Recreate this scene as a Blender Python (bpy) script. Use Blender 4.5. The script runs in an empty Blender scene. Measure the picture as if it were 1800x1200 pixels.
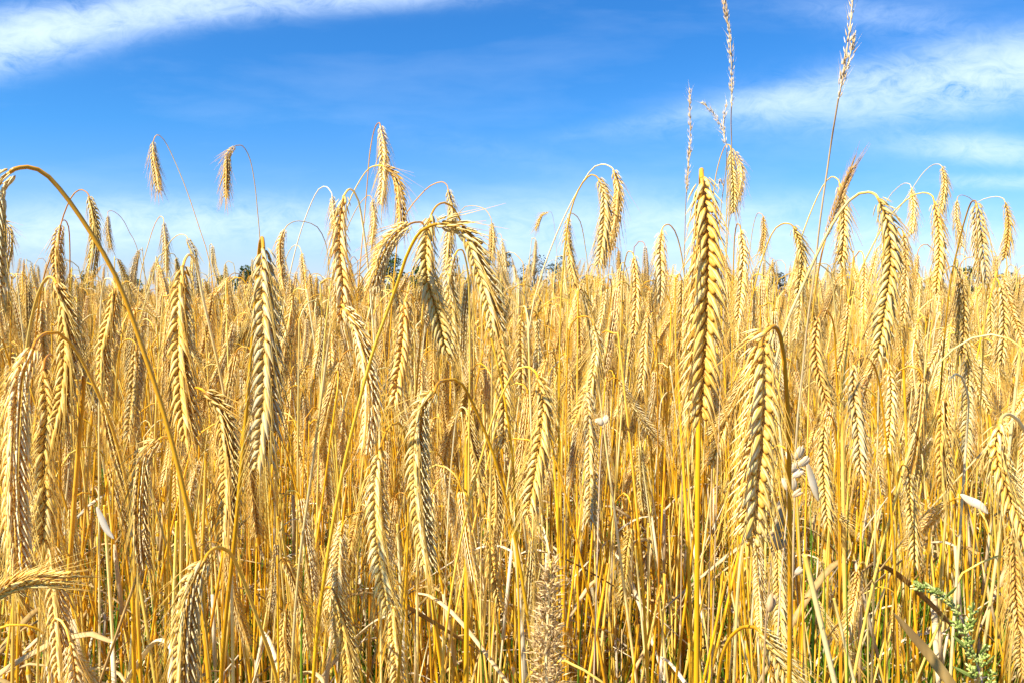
import bpy, math, random
import numpy as np
from mathutils import Vector, Matrix, Euler

# ------------------------------------------------------------------ camera, sky, sun, exposure
scene = bpy.context.scene
COL = scene.collection
CAM_H = 1.47
FPX = 1413.0                      # focal length in photograph pixels (1800 wide)
PITCH = math.radians(3.0)
cam_data = bpy.data.cameras.new('camera')
cam = bpy.data.objects.new('camera', cam_data)
COL.objects.link(cam)
cam.location = (0, 0, CAM_H)
cam.rotation_euler = (math.radians(90) - PITCH, 0, 0)
cam_data.sensor_width = 36.0
cam_data.lens = 36.0 * FPX / 1800.0
cam_data.clip_start = 0.02
cam_data.clip_end = 2000.0
scene.camera = cam

SUN_ELEV = math.radians(50)
SUN_AZ = math.radians(-128)       # compass angle measured from +Y (the view direction) towards +X
sun_dir = Vector((math.sin(SUN_AZ) * math.cos(SUN_ELEV), math.cos(SUN_AZ) * math.cos(SUN_ELEV), math.sin(SUN_ELEV)))
sl = bpy.data.lights.new('sun', 'SUN')
sl.energy = 5.0
sl.angle = math.radians(0.5)
sl.color = (1.0, 0.94, 0.83)
sun = bpy.data.objects.new('sun', sl)
COL.objects.link(sun)
sun.rotation_euler = sun_dir.to_track_quat('Z', 'Y').to_euler()
scene.view_settings.view_transform = 'Standard'
scene.view_settings.look = 'None'
scene.view_settings.exposure = 1.18
scene.view_settings.gamma = 1.0
scene.view_settings.use_curve_mapping = False
scene.cycles.max_bounces = 5
scene.cycles.diffuse_bounces = 4
scene.cycles.glossy_bounces = 2

world = bpy.data.worlds.new('World')
scene.world = world
world.use_nodes = True
nt = world.node_tree
nt.nodes.clear()


class NB:
    """tiny node-building helper"""
    def __init__(self, tree):
        self.t = tree

    def n(self, typ, **kw):
        nd = self.t.nodes.new(typ)
        for k, v in kw.items():
            setattr(nd, k, v)
        return nd

    def link(self, a, b):
        self.t.links.new(a, b)

    def m(self, op, a, b=None, clamp=False):
        nd = self.n('ShaderNodeMath', operation=op, use_clamp=clamp)
        for i, v in enumerate((a, b)):
            if v is None:
                continue
            if isinstance(v, (int, float)):
                nd.inputs[i].default_value = v
            else:
                self.link(v, nd.inputs[i])
        return nd.outputs[0]


B = NB(nt)
sky = B.n('ShaderNodeTexSky', sky_type='NISHITA')
sky.sun_disc = False
sky.sun_elevation = SUN_ELEV
sky.sun_rotation = SUN_AZ
sky.altitude = 50
sky.air_density = 1.0
sky.dust_density = 0.35
sky.ozone_density = 3.0
hs = B.n('ShaderNodeHueSaturation')
hs.inputs['Saturation'].default_value = 1.22
hs.inputs['Value'].default_value = 1.0
B.link(sky.outputs[0], hs.inputs['Color'])
tc = B.n('ShaderNodeTexCoord')
sx = B.n('ShaderNodeSeparateXYZ')
B.link(tc.outputs['Generated'], sx.inputs[0])
dy = B.m('MAXIMUM', sx.outputs[1], 0.05)
U = B.m('DIVIDE', sx.outputs[0], dy)
V = B.m('DIVIDE', sx.outputs[2], dy)
cmb = B.n('ShaderNodeCombineXYZ')
B.link(U, cmb.inputs[0]); B.link(V, cmb.inputs[1])


def cloud_noise(scale, sxy, rot, detail=8, rough=0.6, dist=0.0, off=(0, 0, 0)):
    mp = B.n('ShaderNodeMapping')
    mp.inputs['Scale'].default_value = (sxy[0], sxy[1], 1)
    mp.inputs['Rotation'].default_value = (0, 0, rot)
    mp.inputs['Location'].default_value = off
    B.link(cmb.outputs[0], mp.inputs[0])
    nz = B.n('ShaderNodeTexNoise')
    nz.inputs['Scale'].default_value = scale
    nz.inputs['Detail'].default_value = detail
    nz.inputs['Roughness'].default_value = rough
    nz.inputs['Distortion'].default_value = dist
    B.link(mp.outputs[0], nz.inputs['Vector'])
    return nz.outputs['Fac']


n1 = cloud_noise(7.0, (1.0, 3.0), -0.16, 9, 0.58, 0.35)
n2 = cloud_noise(22.0, (1.0, 2.0), 0.3, 9, 0.7, 0.9, (3, 1, 0))
n3 = cloud_noise(3.0, (1.0, 4.5), -0.1, 6, 0.55, 0.2, (7, 2, 0))


def streak(px, py, slope, half_len, half_thick, amp):
    """a soft band of cirrus at azimuth/elevation tangents; sizes in photograph pixels of arc"""
    u0 = (px - 900) / FPX
    v0 = (526 - py) / FPX
    du = B.m('SUBTRACT', U, u0)
    dv = B.m('SUBTRACT', B.m('SUBTRACT', V, v0), B.m('MULTIPLY', du, slope))
    a = B.m('POWER', B.m('ABSOLUTE', B.m('DIVIDE', du, half_len / FPX)), 2.0)
    b = B.m('POWER', B.m('ABSOLUTE', B.m('DIVIDE', dv, half_thick / FPX)), 2.0)
    e = B.m('EXPONENT', B.m('MULTIPLY', B.m('ADD', a, b), -1.0))
    return B.m('MULTIPLY', e, amp)


bands = None
for s in [(60, 70, 0.12, 150, 40, 1.0), (260, 30, 0.18, 240, 32, 1.0), (520, 8, 0.10, 280, 26, .7),
          (10, 100, 0.22, 120, 38, 0.7), (700, 2, 0.05, 200, 22, .55),
          (1690, 150, 0.13, 290, 46, 1.5), (1370, 182, 0.20, 170, 24, .6), (1120, 222, 0.16, 160, 16, .12), (1800, 110, 0.1, 200, 45, 0.45),
          (1540, 40, -0.1, 150, 30, .32), (1740, 268, -0.06, 160, 22, 1.1), (1760, 322, 0, 120, 11, .8),
          (150, 405, 0.04, 260, 38, 1.0), (560, 400, -0.05, 300, 36, .8), (1000, 400, 0.02, 300, 50, .6), (1500, 430, 0, 420, 55, .6),
          (860, 270, -0.2, 220, 26, .08), (1250, 380, .1, 160, 18, .35)]:
    g = streak(*s)
    bands = g if bands is None else B.m('ADD', bands, g)
tex = B.m('ADD', B.m('MULTIPLY', n1, 0.65), B.m('MULTIPLY', n2, 0.8))
tex = B.m('ADD', tex, B.m('MULTIPLY', n3, 0.35))        # about 0.82 mean
tex = B.m('MULTIPLY', B.m('SUBTRACT', tex, 0.63), 3.0, clamp=False)
tex = B.m('MAXIMUM', tex, 0.0)
cl = B.m('MULTIPLY', bands, tex)
veil = B.m('MULTIPLY', B.m('MAXIMUM', B.m('SUBTRACT', n3, 0.47), 0.0), 0.45)
cl = B.m('ADD', cl, veil)
# pale veil close to the horizon
hz = B.m('EXPONENT', B.m('MULTIPLY', B.m('MAXIMUM', V, 0.0), -11.0))
cl = B.m('ADD', cl, B.m('MULTIPLY', hz, 0.22))
cl = B.m('MULTIPLY', B.m('SUBTRACT', 1.0, B.m('EXPONENT', B.m('MULTIPLY', cl, -0.95))), .86)
front = B.m('GREATER_THAN', sx.outputs[1], 0.05)
cl = B.m('MULTIPLY', cl, front)
SKYTINT = B.n('ShaderNodeMix', data_type='RGBA', blend_type='MULTIPLY')
SKYTINT.inputs[0].default_value = 1.0
TM = B.n('ShaderNodeMix', data_type='RGBA')
B.link(B.m('MINIMUM', B.m('MULTIPLY', B.m('MAXIMUM', V, 0.0), 4.5), 1.0), TM.inputs[0])
TM.inputs[6].default_value = (0.84, 0.86, 1.24, 1)
TM.inputs[7].default_value = (0.38, 0.90, 1.28, 1)
B.link(TM.outputs[2], SKYTINT.inputs[7])
B.link(hs.outputs[0], SKYTINT.inputs[6])
mix = B.n('ShaderNodeMix', data_type='RGBA')
B.link(cl, mix.inputs[0])
B.link(SKYTINT.outputs[2], mix.inputs[6])
mix.inputs[7].default_value = (7.0, 8.4, 10.2, 1)
bg = B.n('ShaderNodeBackground')
bg.inputs['Strength'].default_value = 0.064
B.link(mix.outputs[2], bg.inputs['Color'])
wo = B.n('ShaderNodeOutputWorld')
B.link(bg.outputs[0], wo.inputs['Surface'])

# ------------------------------------------------------------------ helpers
rnd = random.Random(11)
CP, SP = math.cos(PITCH), math.sin(PITCH)


def unproj(px, py, d):
    x = (px - 900.0) / FPX * d
    yc = (600.0 - py) / FPX * d
    return Vector((x, d * CP + yc * SP, CAM_H - d * SP + yc * CP))


def proj(p):
    v = Vector(p) - Vector((0, 0, CAM_H))
    d = v.y * CP - v.z * SP
    yc = v.y * SP + v.z * CP
    if d <= 0.02:
        return (None, None, d)
    return (900 + v.x / d * FPX, 600 - yc / d * FPX, d)


class Geo:
    """collects vertex/face arrays and builds ONE mesh"""
    def __init__(self):
        self.v, self.q, self.t, self.tone = [], [], [], []
        self.n = 0

    def add(self, V, quads=None, tris=None, tone=0.5):
        V = np.asarray(V, dtype=np.float32)
        if quads is not None and len(quads):
            self.q.append(np.asarray(quads, dtype=np.int32) + self.n)
        if tris is not None and len(tris):
            self.t.append(np.asarray(tris, dtype=np.int32) + self.n)
        self.v.append(V)
        self.tone.append(np.broadcast_to(np.asarray(tone, dtype=np.float32), (len(V),)))
        self.n += len(V)

    def stamp(self, tpl, M, tone_add=None):
        """tpl = (V, quads, tris, tone); M = (k,3,4) affine matrices"""
        V, Q, T, tn = tpl
        M = np.asarray(M, dtype=np.float32)
        k, n = len(M), len(V)
        if not k:
            return
        P = np.einsum('kij,nj->kni', M[:, :, :3], V) + M[:, None, :, 3]
        offs = (np.arange(k) * n)[:, None, None]
        tt = np.tile(tn, (k, 1))
        if tone_add is not None:
            tt = tt + np.asarray(tone_add)[:, None]
        self.add(P.reshape(-1, 3), (Q[None] + offs).reshape(-1, 4) if len(Q) else None,
                 (T[None] + offs).reshape(-1, 3) if len(T) else None, tt.reshape(-1))

    def merge(self, o, M=None):
        for arr in o.parts():
            V, Q, T, tn = arr
            if M is not None:
                V = V @ M[:, :3].T + M[:, 3]
            self.add(V, Q, T, tn)

    def parts(self):
        V = np.concatenate(self.v)
        Q = np.concatenate(self.q) if self.q else np.zeros((0, 4), np.int32)
        T = np.concatenate(self.t) if self.t else np.zeros((0, 3), np.int32)
        return [(V, Q, T, np.concatenate(self.tone))]

    def mesh(self, name, mats, smooth=True, origin=None):
        V, Q, T, tn = self.parts()[0]
        if origin is not None:
            V = V - np.array(origin, dtype=np.float32)
        me = bpy.data.meshes.new(name)
        me.vertices.add(len(V))
        me.vertices.foreach_set('co', V.astype(np.float32).ravel())
        nl = len(Q) * 4 + len(T) * 3
        me.loops.add(nl)
        me.loops.foreach_set('vertex_index', np.concatenate([Q.ravel(), T.ravel()]).astype(np.int32))
        me.polygons.add(len(Q) + len(T))
        starts = np.concatenate([np.arange(len(Q)) * 4, len(Q) * 4 + np.arange(len(T)) * 3]).astype(np.int32)
        me.polygons.foreach_set('loop_start', starts)
        me.update(calc_edges=True)
        a = me.attributes.new('tone', 'FLOAT', 'POINT')
        a.data.foreach_set('value', tn.astype(np.float32).ravel())
        if smooth:
            me.polygons.foreach_set('use_smooth', np.ones(len(me.polygons), dtype=bool))
        for m in (mats if isinstance(mats, (list, tuple)) else [mats]):
            me.materials.append(m)
        me.update()
        return me


def frames(pts, ref=(0, -1, 0)):
    """parallel-transported frames along a polyline (numpy n,3): T, N, S"""
    pts = np.asarray(pts, dtype=float)
    T = np.gradient(pts, axis=0)
    T /= np.linalg.norm(T, axis=1)[:, None] + 1e-12
    N = np.zeros_like(T)
    r = np.array(ref, dtype=float)
    for i in range(len(pts)):
        r = r - T[i] * r.dot(T[i])
        ln = np.linalg.norm(r)
        if ln < 1e-6:
            r = np.cross(T[i], [0.3, 0.9, 0.1])
            ln = np.linalg.norm(r)
        r = r / ln
        N[i] = r
    S = np.cross(T, N)
    return T, N, S


def catmull(P, n, power=1.0):
    """smooth curve through control points, n samples even in arc length"""
    P = np.asarray(P, dtype=float)
    if len(P) == 2:
        Q = P[0] + (P[1] - P[0]) * np.linspace(0, 1, n)[:, None]
        return Q
    E = np.vstack([2 * P[0] - P[1], P, 2 * P[-1] - P[-2]])
    out = []
    for i in range(1, len(E) - 2):
        p0, p1, p2, p3 = E[i - 1], E[i], E[i + 1], E[i + 2]
        for t in np.linspace(0, 1, 14, endpoint=False):
            out.append(0.5 * ((2 * p1) + (-p0 + p2) * t + (2 * p0 - 5 * p1 + 4 * p2 - p3) * t * t
                              + (-p0 + 3 * p1 - 3 * p2 + p3) * t ** 3))
    out.append(P[-1])
    C = np.array(out)
    L = np.concatenate([[0], np.cumsum(np.linalg.norm(np.diff(C, axis=0), axis=1))])
    s = L[-1] * np.linspace(0, 1, n) ** power
    return np.stack([np.interp(s, L, C[:, k]) for k in range(3)], axis=1)


def tube(g, pts, rad, sides=6, tone=0.5, cap=True):
    pts = np.asarray(pts, dtype=float)
    n = len(pts)
    T, N, S = frames(pts)
    rad = np.broadcast_to(np.asarray(rad, dtype=float), (n,))
    a = np.linspace(0, 2 * math.pi, sides, endpoint=False)
    ring = pts[:, None, :] + rad[:, None, None] * (np.cos(a)[None, :, None] * N[:, None, :] + np.sin(a)[None, :, None] * S[:, None, :])
    i = np.arange(n - 1)[:, None]; j = np.arange(sides)[None, :]; j2 = (j + 1) % sides
    q = np.stack([i * sides + j, i * sides + j2, (i + 1) * sides + j2, (i + 1) * sides + j], axis=-1).reshape(-1, 4)
    tn = np.repeat(np.broadcast_to(np.asarray(tone, dtype=float), (n,)), sides)
    V = ring.reshape(-1, 3)
    tris = None
    if cap:
        V = np.vstack([V, pts[0], pts[-1]])
        tn = np.concatenate([tn, [tn[0], tn[-1]]])
        k = n * sides
        jj = np.arange(sides); jn = (jj + 1) % sides
        t0 = np.stack([np.full(sides, k), jn, jj], axis=1)
        t1 = np.stack([np.full(sides, k + 1), (n - 1) * sides + jj, (n - 1) * sides + jn], axis=1)
        tris = np.vstack([t0, t1])
    g.add(V, q, tris, tn)


def spindle(ys, ws, ts, zs, sides, tones, keel=0.0, rib=0.0):
    """template body along +Y, width X, thickness Z, unit scale"""
    V, tn = [], []
    for y, w, t, z, c in zip(ys, ws, ts, zs, tones):
        for k in range(sides):
            a = 2 * math.pi * k / sides
            rb = 1.0 - (rib * .6 if k % 2 else 0)
            x = math.cos(a) * w * 0.5 * rb
            zz = math.sin(a) * t * 0.5 * rb
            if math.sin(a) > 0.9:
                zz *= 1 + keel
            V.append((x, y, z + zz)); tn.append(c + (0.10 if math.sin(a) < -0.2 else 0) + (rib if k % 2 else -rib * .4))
    Q = []
    for i in range(len(ys) - 1):
        for k in range(sides):
            k2 = (k + 1) % sides
            Q.append((i * sides + k, i * sides + k2, (i + 1) * sides + k2, (i + 1) * sides + k))
    return (np.array(V, dtype=np.float32), np.array(Q, dtype=np.int32), np.zeros((0, 3), np.int32), np.array(tn, dtype=np.float32))


LEMMA = spindle([0, .10, .28, .52, .78, 1.0], [.35, .85, 1.0, .72, .28, .04], [.2, .55, .65, .5, .25, .04],
                [0, .10, .26, .22, 0, -.34], 12, [.75, .5, .22, .10, .15, .4], keel=.5, rib=.38)  # tones darken grooves and base, painting crevice shade over the ribs
LEMMA_LOW = spindle([0, .25, .7, 1.0], [.3, 1.0, .6, .05], [.2, 1.0, .6, .05], [0, .1, 0, -.2], 4, [.6, .3, .2, .45], keel=.3)
GRAIN = spindle([0, .12, .4, .75, .95, 1.0], [.2, .7, 1.0, .92, .6, .1], [.2, .7, 1.0, .95, .6, .1],
                [0, 0, .05, .1, .1, .1], 8, [.5, .42, .38, .5, .95, 1.0])
GLUME = spindle([0, .3, .7, 1.0], [.5, 1.0, .6, .05], [.3, .6, .4, .05], [0, .1, .05, -.15], 4, [.4, .12, .1, .3])


def awn_tpl(sides=3, segs=4):
    ys = [i / segs for i in range(segs + 1)]
    return spindle(ys, [1 - .75 * y for y in ys], [1 - .75 * y for y in ys], [0] * (segs + 1), sides, [.3 + .25 * y for y in ys])


AWN = awn_tpl(3, 3)
AWN_LOW = awn_tpl(3, 1)


def mat34(pos, X, Y, Z, sx_, sy_, sz_):
    M = np.empty((3, 4))
    M[:, 0] = X * sx_; M[:, 1] = Y * sy_; M[:, 2] = Z * sz_; M[:, 3] = pos
    return M


def nrm(v):
    return v / (np.linalg.norm(v) + 1e-12)


def bend_awn(tpl, amt):
    V = tpl[0].copy()
    return (V, tpl[1], tpl[2], tpl[3])


def build_ear(pts, roll, rr, detail=2, width=1.0, awn_len=1.0, awn_thick=1.0, open_=1.0, ref=(0, -1, 0), upturn=0.0):
    """pts: ear axis base->tip (n,3) metres. detail 2 full, 1 medium, 0 coarse.
    returns (ear Geo, awns Geo)"""
    g, ga = Geo(), Geo()
    L = float(np.linalg.norm(np.diff(pts, axis=0), axis=1).sum())
    k = L / 0.115
    n = {2: 38, 1: 26, 0: 14}[detail]
    n = max(8, int(n * min(1.25, max(.75, k))))
    C = catmull(pts, n)
    T, N, S = frames(C, ref)
    big = width * (L / 0.115) ** 0.5 * {2: 1.0, 1: 1.2, 0: 1.7}[detail]
    cr, sr = math.cos(roll), math.sin(roll)
    N2 = N * cr + S * sr
    S2 = S * cr - N * sr
    tube(g, C, 0.0010 * width * math.sqrt(big), 6, .75)
    lem, gra, glu, awn = [], [], [], []
    ltone, gtone = [], []
    tw = rr.uniform(-.35, .35)
    for i in range(n):
        u = i / (n - 1)
        env = (.62 + .38 * min(1.0, u / .34) ** .8) * (1.0 if u < .78 else 1.0 - (u - .78) * 1.3)
        s = 1 if i % 2 else -1
        c2, s2 = math.cos(tw * u), math.sin(tw * u)
        Nn = N2[i] * c2 + S2[i] * s2
        Sn = S2[i] * c2 - N2[i] * s2
        t = T[i]
        for f in (1, -1):
            a = math.radians((22 + rr.uniform(-5, 7)) * open_ * (0.75 + .25 * env))
            b = math.radians(13 + rr.uniform(-3, 4)) * f
            d = nrm(t * math.cos(a) * math.cos(b) + Sn * s * math.sin(a) + Nn * math.sin(b))
            p = C[i] + Sn * s * 0.0003 * width + Nn * f * 0.0024 * width
            out = nrm(Nn * f * .85 + Sn * s * .5)
            out = nrm(out - d * out.dot(d))
            X = np.cross(d, out)
            ll = 0.0168 * env * big * rr.uniform(.85, 1.15)
            lw = 0.0038 * env * big * rr.uniform(.9, 1.1)
            lem.append(mat34(p, X, d, out, lw, ll, lw * .85))
            ltone.append(rr.uniform(-.16, .2))
            tip = p + d * ll - out * lw * .25
            # awn: follows the ear's axis with some spread
            for w_ in range(2 if (detail == 2 and f == 1) else 1):
                if detail == 0 and rr.random() < .35:
                    continue
                da = nrm(d * (.75 + rr.uniform(0, 1.1) * open_) + t * 1.0 + Sn * rr.uniform(-.16, .16) + Nn * rr.uniform(-.18, .18) + np.array([0, 0, upturn]))
                al = 0.029 * awn_len * rr.uniform(.5, 1.25) * (.7 + .3 * env)
                o2 = nrm(np.cross(da, X)); x2 = np.cross(da, o2)
                at = 0.00060 * awn_thick * {2: 1, 1: 1.3, 0: 2.0}[detail]
                awn.append(mat34(tip - da * .0015, x2, da, o2, at, al, at))
            if detail == 2:
                # grain peeping between the husks, towards the seam
                dg = nrm(t * .90 + Sn * s * .38 + Nn * f * .18)
                og = nrm(Nn * f - dg * dg.dot(Nn * f))
                pg = C[i] + Sn * s * .0011 * width + Nn * f * .0032 * width + t * .003
                gw = 0.0028 * env * big
                gra.append(mat34(pg, np.cross(dg, og), dg, og, gw, .0058 * env * big * rr.uniform(.9, 1.1), gw * .95))
                gtone.append(rr.uniform(-.15, .15))
                ag = math.radians(31 + rr.uniform(-4, 6)) * open_
                dl = nrm(t * math.cos(ag) + Sn * s * math.sin(ag) + Nn * f * .10)
                ol = nrm(Sn * s - dl * dl.dot(Sn * s))
                glu.append(mat34(C[i] + Sn * s * .003 * width + Nn * f * .001, np.cross(dl, ol), dl, ol, .0012 * big, .0135 * env * big, .0012 * big))
            elif detail == 1 and rr.random() < .8:
                dg = nrm(t * .93 + Sn * s * .27 + Nn * f * .22)
                og = nrm(Nn * f - dg * dg.dot(Nn * f))
                gra.append(mat34(C[i] + Sn * s * .0014 + Nn * f * .0028, np.cross(dg, og), dg, og, .0030 * env * big, .0068 * env * big, .003 * env * big))
                gtone.append(rr.uniform(-.15, .15))
    lo = detail < 2
    g.stamp(LEMMA_LOW if lo else LEMMA, lem, ltone)
    if gra:
        g.stamp(LEMMA_LOW if lo else GRAIN, gra, [x + (.2 if lo else 0) for x in gtone])
    if glu:
        g.stamp(GLUME, glu)
    ga.stamp(AWN if detail == 2 else AWN_LOW, awn)
    return g, ga


def stem_geo(pts, r_top, r_bot, rr, sides=7, n=40, nodes=True):
    """pts from ear base down to the ground"""
    g = Geo()
    C = catmull(pts, n, 2.0)
    u = np.linspace(0, 1, n) ** 2.0
    rad = r_top + (r_bot - r_top) * np.clip(u * 2.2, 0, 1)
    tone = .38 + .36 * np.clip(u * 2, 0, 1) + np.array([rr.uniform(-.05, .05) for _ in range(n)])
    tone = tone + .45 * np.exp(-u * 50)
    if nodes:
        L = np.concatenate([[0], np.cumsum(np.linalg.norm(np.diff(C, axis=0), axis=1))])
        for f in (.42, .63, .83):
            c = L[-1] * (f + rr.uniform(-.04, .04))
            # add three close rings for the joint
            for dx, rm, tn in ((-.005, 1.0, .7), (-.0015, 1.55, 1.15), (.0015, 1.5, 1.2), (.005, 1.12, .4)):
                k = int(np.searchsorted(L, c + dx))
                if k < 1 or k >= len(L):
                    continue
                w = (c + dx - L[k - 1]) / (L[k] - L[k - 1] + 1e-9)
                P = C[k - 1] + (C[k] - C[k - 1]) * w
                R = rad[k - 1] + (rad[k] - rad[k - 1]) * w
                C = np.insert(C, k, P, axis=0)
                rad = np.insert(rad, k, R * rm)
                tone = np.insert(tone, k, tn)
                L = np.insert(L, k, c + dx)
    tube(g, C, rad, sides, tone)
    return g


def leaf_geo(base, direction, length, width, rr, droop=1.0, tone=.3, n=14, thick=0.0004):
    """dry strap leaf with a V fold and twist, a thin closed solid"""
    g = Geo()
    d = nrm(np.array(direction, dtype=float))
    P = [np.array(base, dtype=float)]
    up = np.array([0, 0, 1.0])
    cur = nrm(d * .55 + up * 1.0)
    for i in range(n - 1):
        cur = nrm(cur + (d * .35 - up * .33) * droop * rr.uniform(.5, 1.3))
        P.append(P[-1] + cur * length / (n - 1))
    P = np.array(P)
    T, N, S = frames(P, ref=(d[1], -d[0], .2))
    tw = rr.uniform(-2.2, 2.2)
    V, tn = [], []
    for i in range(n):
        u = i / (n - 1)
        w = width * .5 * min(1, .5 + u * 3) * (1 - u ** 2.2) + .0003
        a = tw * u
        side = N[i] * math.cos(a) + S[i] * math.sin(a)
        nn = np.cross(T[i], side)
        fold = .35
        for (sg, off) in ((-1, 1), (0, 0), (1, 1)):
            V.append(P[i] + side * w * sg + nn * w * fold * off + nn * thick)
        for (sg, off) in ((1, 1), (0, 0), (-1, 1)):
            V.append(P[i] + side * w * sg + nn * w * fold * off - nn * thick)
        tn += [tone + rr.uniform(-.05, .05)] * 6
    q = []
    for i in range(n - 1):
        for k in range(6):
            k2 = (k + 1) % 6
            q.append((i * 6 + k, i * 6 + k2, (i + 1) * 6 + k2, (i + 1) * 6 + k))
    g.add(np.array(V), q, None, tn)
    return g


# ------------------------------------------------------------------ materials
def straw_mat(name, stops, rough=.55, noise_scale=220, noise_amt=.25, transl=0.0, var=.10, spec=.25, stretch=(1, 1, .15), huevar=.01, patch=0.0):
    m = bpy.data.materials.new(name)
    m.use_nodes = True
    t = m.node_tree
    t.nodes.clear()
    b = NB(t)
    at = b.n('ShaderNodeAttribute', attribute_name='tone')
    tcn = b.n('ShaderNodeTexCoord')
    mp = b.n('ShaderNodeMapping')
    mp.inputs['Scale'].default_value = stretch
    b.link(tcn.outputs['Object'], mp.inputs[0])
    nz = b.n('ShaderNodeTexNoise')
    nz.inputs['Scale'].default_value = noise_scale
    nz.inputs['Detail'].default_value = 3
    b.link(mp.outputs[0], nz.inputs['Vector'])
    f = b.m('ADD', at.outputs['Fac'], b.m('MULTIPLY', b.m('SUBTRACT', nz.outputs['Fac'], .5), noise_amt * 2))
    oi = b.n('ShaderNodeObjectInfo')
    f = b.m('ADD', f, b.m('MULTIPLY', b.m('SUBTRACT', oi.outputs['Random'], .5), var * 2))
    if patch:
        nz2 = b.n('ShaderNodeTexNoise')
        nz2.inputs['Scale'].default_value = 1.3
        b.link(tcn.outputs['Object'], nz2.inputs['Vector'])
        f = b.m('ADD', f, b.m('MULTIPLY', b.m('SUBTRACT', nz2.outputs['Fac'], .5), patch))
    cr = b.n('ShaderNodeValToRGB')
    els = cr.color_ramp.elements
    while len(els) < len(stops):
        els.new(.5)
    for e, (p, c) in zip(els, stops):
        e.position = p
        e.color = (*c, 1)
    b.link(f, cr.inputs[0])
    h = b.n('ShaderNodeHueSaturation')
    r2 = b.m('FRACT', b.m('MULTIPLY', oi.outputs['Random'], 7.31))
    b.link(b.m('ADD', .5, b.m('MULTIPLY', b.m('SUBTRACT', r2, .5), huevar)), h.inputs['Hue'])
    r3 = b.m('FRACT', b.m('MULTIPLY', oi.outputs['Random'], 13.7))
    b.link(b.m('ADD', .82, b.m('MULTIPLY', r3, .36)), h.inputs['Value'])
    b.link(cr.outputs[0], h.inputs['Color'])
    p = b.n('ShaderNodeBsdfPrincipled')
    p.inputs['Roughness'].default_value = rough
    p.inputs['Specular IOR Level'].default_value = spec
    b.link(h.outputs[0], p.inputs['Base Color'])
    out = b.n('ShaderNodeOutputMaterial')
    if transl > 0:
        tr = b.n('ShaderNodeBsdfTranslucent')
        b.link(h.outputs[0], tr.inputs['Color'])
        mx = b.n('ShaderNodeMixShader')
        mx.inputs[0].default_value = transl
        b.link(p.outputs[0], mx.inputs[1]); b.link(tr.outputs[0], mx.inputs[2])
        b.link(mx.outputs[0], out.inputs['Surface'])
    else:
        b.link(p.outputs[0], out.inputs['Surface'])
    return m


M_EAR = straw_mat('rye_husk', [(0.0, (.90, .76, .42)), (.3, (.88, .64, .20)), (.6, (.80, .47, .06)), (1.0, (.36, .14, .015))],
                  rough=.5, noise_scale=900, noise_amt=.34, transl=.2, var=.17, spec=.35, stretch=(1, 1, .12))
M_AWN = straw_mat('rye_awn', [(0.0, (.90, .74, .38)), (.4, (.88, .62, .15)), (1.0, (.74, .38, .02))], rough=.5, noise_amt=.1, transl=.4, var=.12, spec=.3)
M_STEM = straw_mat('rye_straw', [(0.0, (.90, .80, .48)), (.35, (.90, .67, .15)), (.7, (.89, .50, .014)), (1.0, (.60, .27, .012)), ],
                   rough=.38, noise_scale=60, noise_amt=.3, transl=.22, var=.42, spec=.45, huevar=.015)
M_LEAF = straw_mat('dry_leaf', [(0.0, (.82, .70, .46)), (.4, (.70, .50, .22)), (.75, (.52, .33, .10)), (1.0, (.30, .18, .06))], rough=.6, noise_amt=.25, transl=.3, var=.3)
M_DARK = straw_mat('dark_ear_husk', [(0.0, (.74, .48, .16)), (.5, (.50, .26, .06)), (1.0, (.24, .10, .02))], rough=.6, noise_amt=.2, transl=.1)
M_FIELD = straw_mat('far_rye', [(0.0, (.9, .7, .36)), (.4, (.82, .55, .15)), (.8, (.72, .4, .05)), (1.0, (.45, .22, .03))], rough=.6, noise_scale=9, noise_amt=.3, transl=.1, var=.15, stretch=(1, 1, 1))
M_GRASS = straw_mat('green_grass', [(0.0, (.22, .36, .02)), (.5, (.12, .26, .015)), (1.0, (.05, .13, .01))], rough=.45, noise_amt=.3, transl=.35, var=.3, spec=.4)
M_PALE = straw_mat('papery_husk', [(0.0, (.88, .78, .60)), (.5, (.80, .62, .36)), (1.0, (.55, .38, .18))], rough=.5, noise_amt=.2, transl=.35, var=.1)
M_BEIGE = straw_mat('beige_flake', [(0.0, (.88, .70, .40)), (.5, (.82, .58, .24)), (1.0, (.60, .38, .10))], rough=.5, noise_amt=.25, transl=.3, var=.1)
M_HUSK_SHADE = straw_mat('shaded_husk', [(0.0, (.74, .52, .28)), (.5, (.56, .36, .16)), (1.0, (.30, .18, .08))], rough=.8, noise_amt=.3, transl=.3, spec=.08)  # darker copy of the papery husk, shade put into the colour
M_TALL = straw_mat('tall_grass_stalk', [(0.0, (.86, .74, .52)), (.5, (.74, .54, .27)), (1.0, (.42, .25, .10))], rough=.6, noise_amt=.2, transl=.15)
M_MUG = straw_mat('mugwort_green', [(0.0, (.76, .76, .32)), (.5, (.46, .52, .12)), (1.0, (.14, .22, .03))], rough=.6, noise_scale=300, noise_amt=.3, transl=.2)
M_MUGSTEM = straw_mat('mugwort_stem', [(0.0, (.50, .42, .36)), (1.0, (.28, .20, .16))], rough=.6)
M_TREE = straw_mat('tree_foliage', [(0.0, (.085, .13, .022)), (.5, (.045, .08, .016)), (1.0, (.02, .04, .012))], rough=.6, noise_scale=.9, noise_amt=.5, transl=.15, stretch=(1, 1, 1))
M_TREE_HAZE = straw_mat('hazy_tree_foliage', [(0.0, (.07, .10, .07)), (.5, (.045, .07, .06)), (1.0, (.025, .04, .04))], rough=.7, noise_scale=.9, noise_amt=.5, transl=.1, stretch=(1, 1, 1))  # distance haze mixed into the leaf colour
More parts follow.
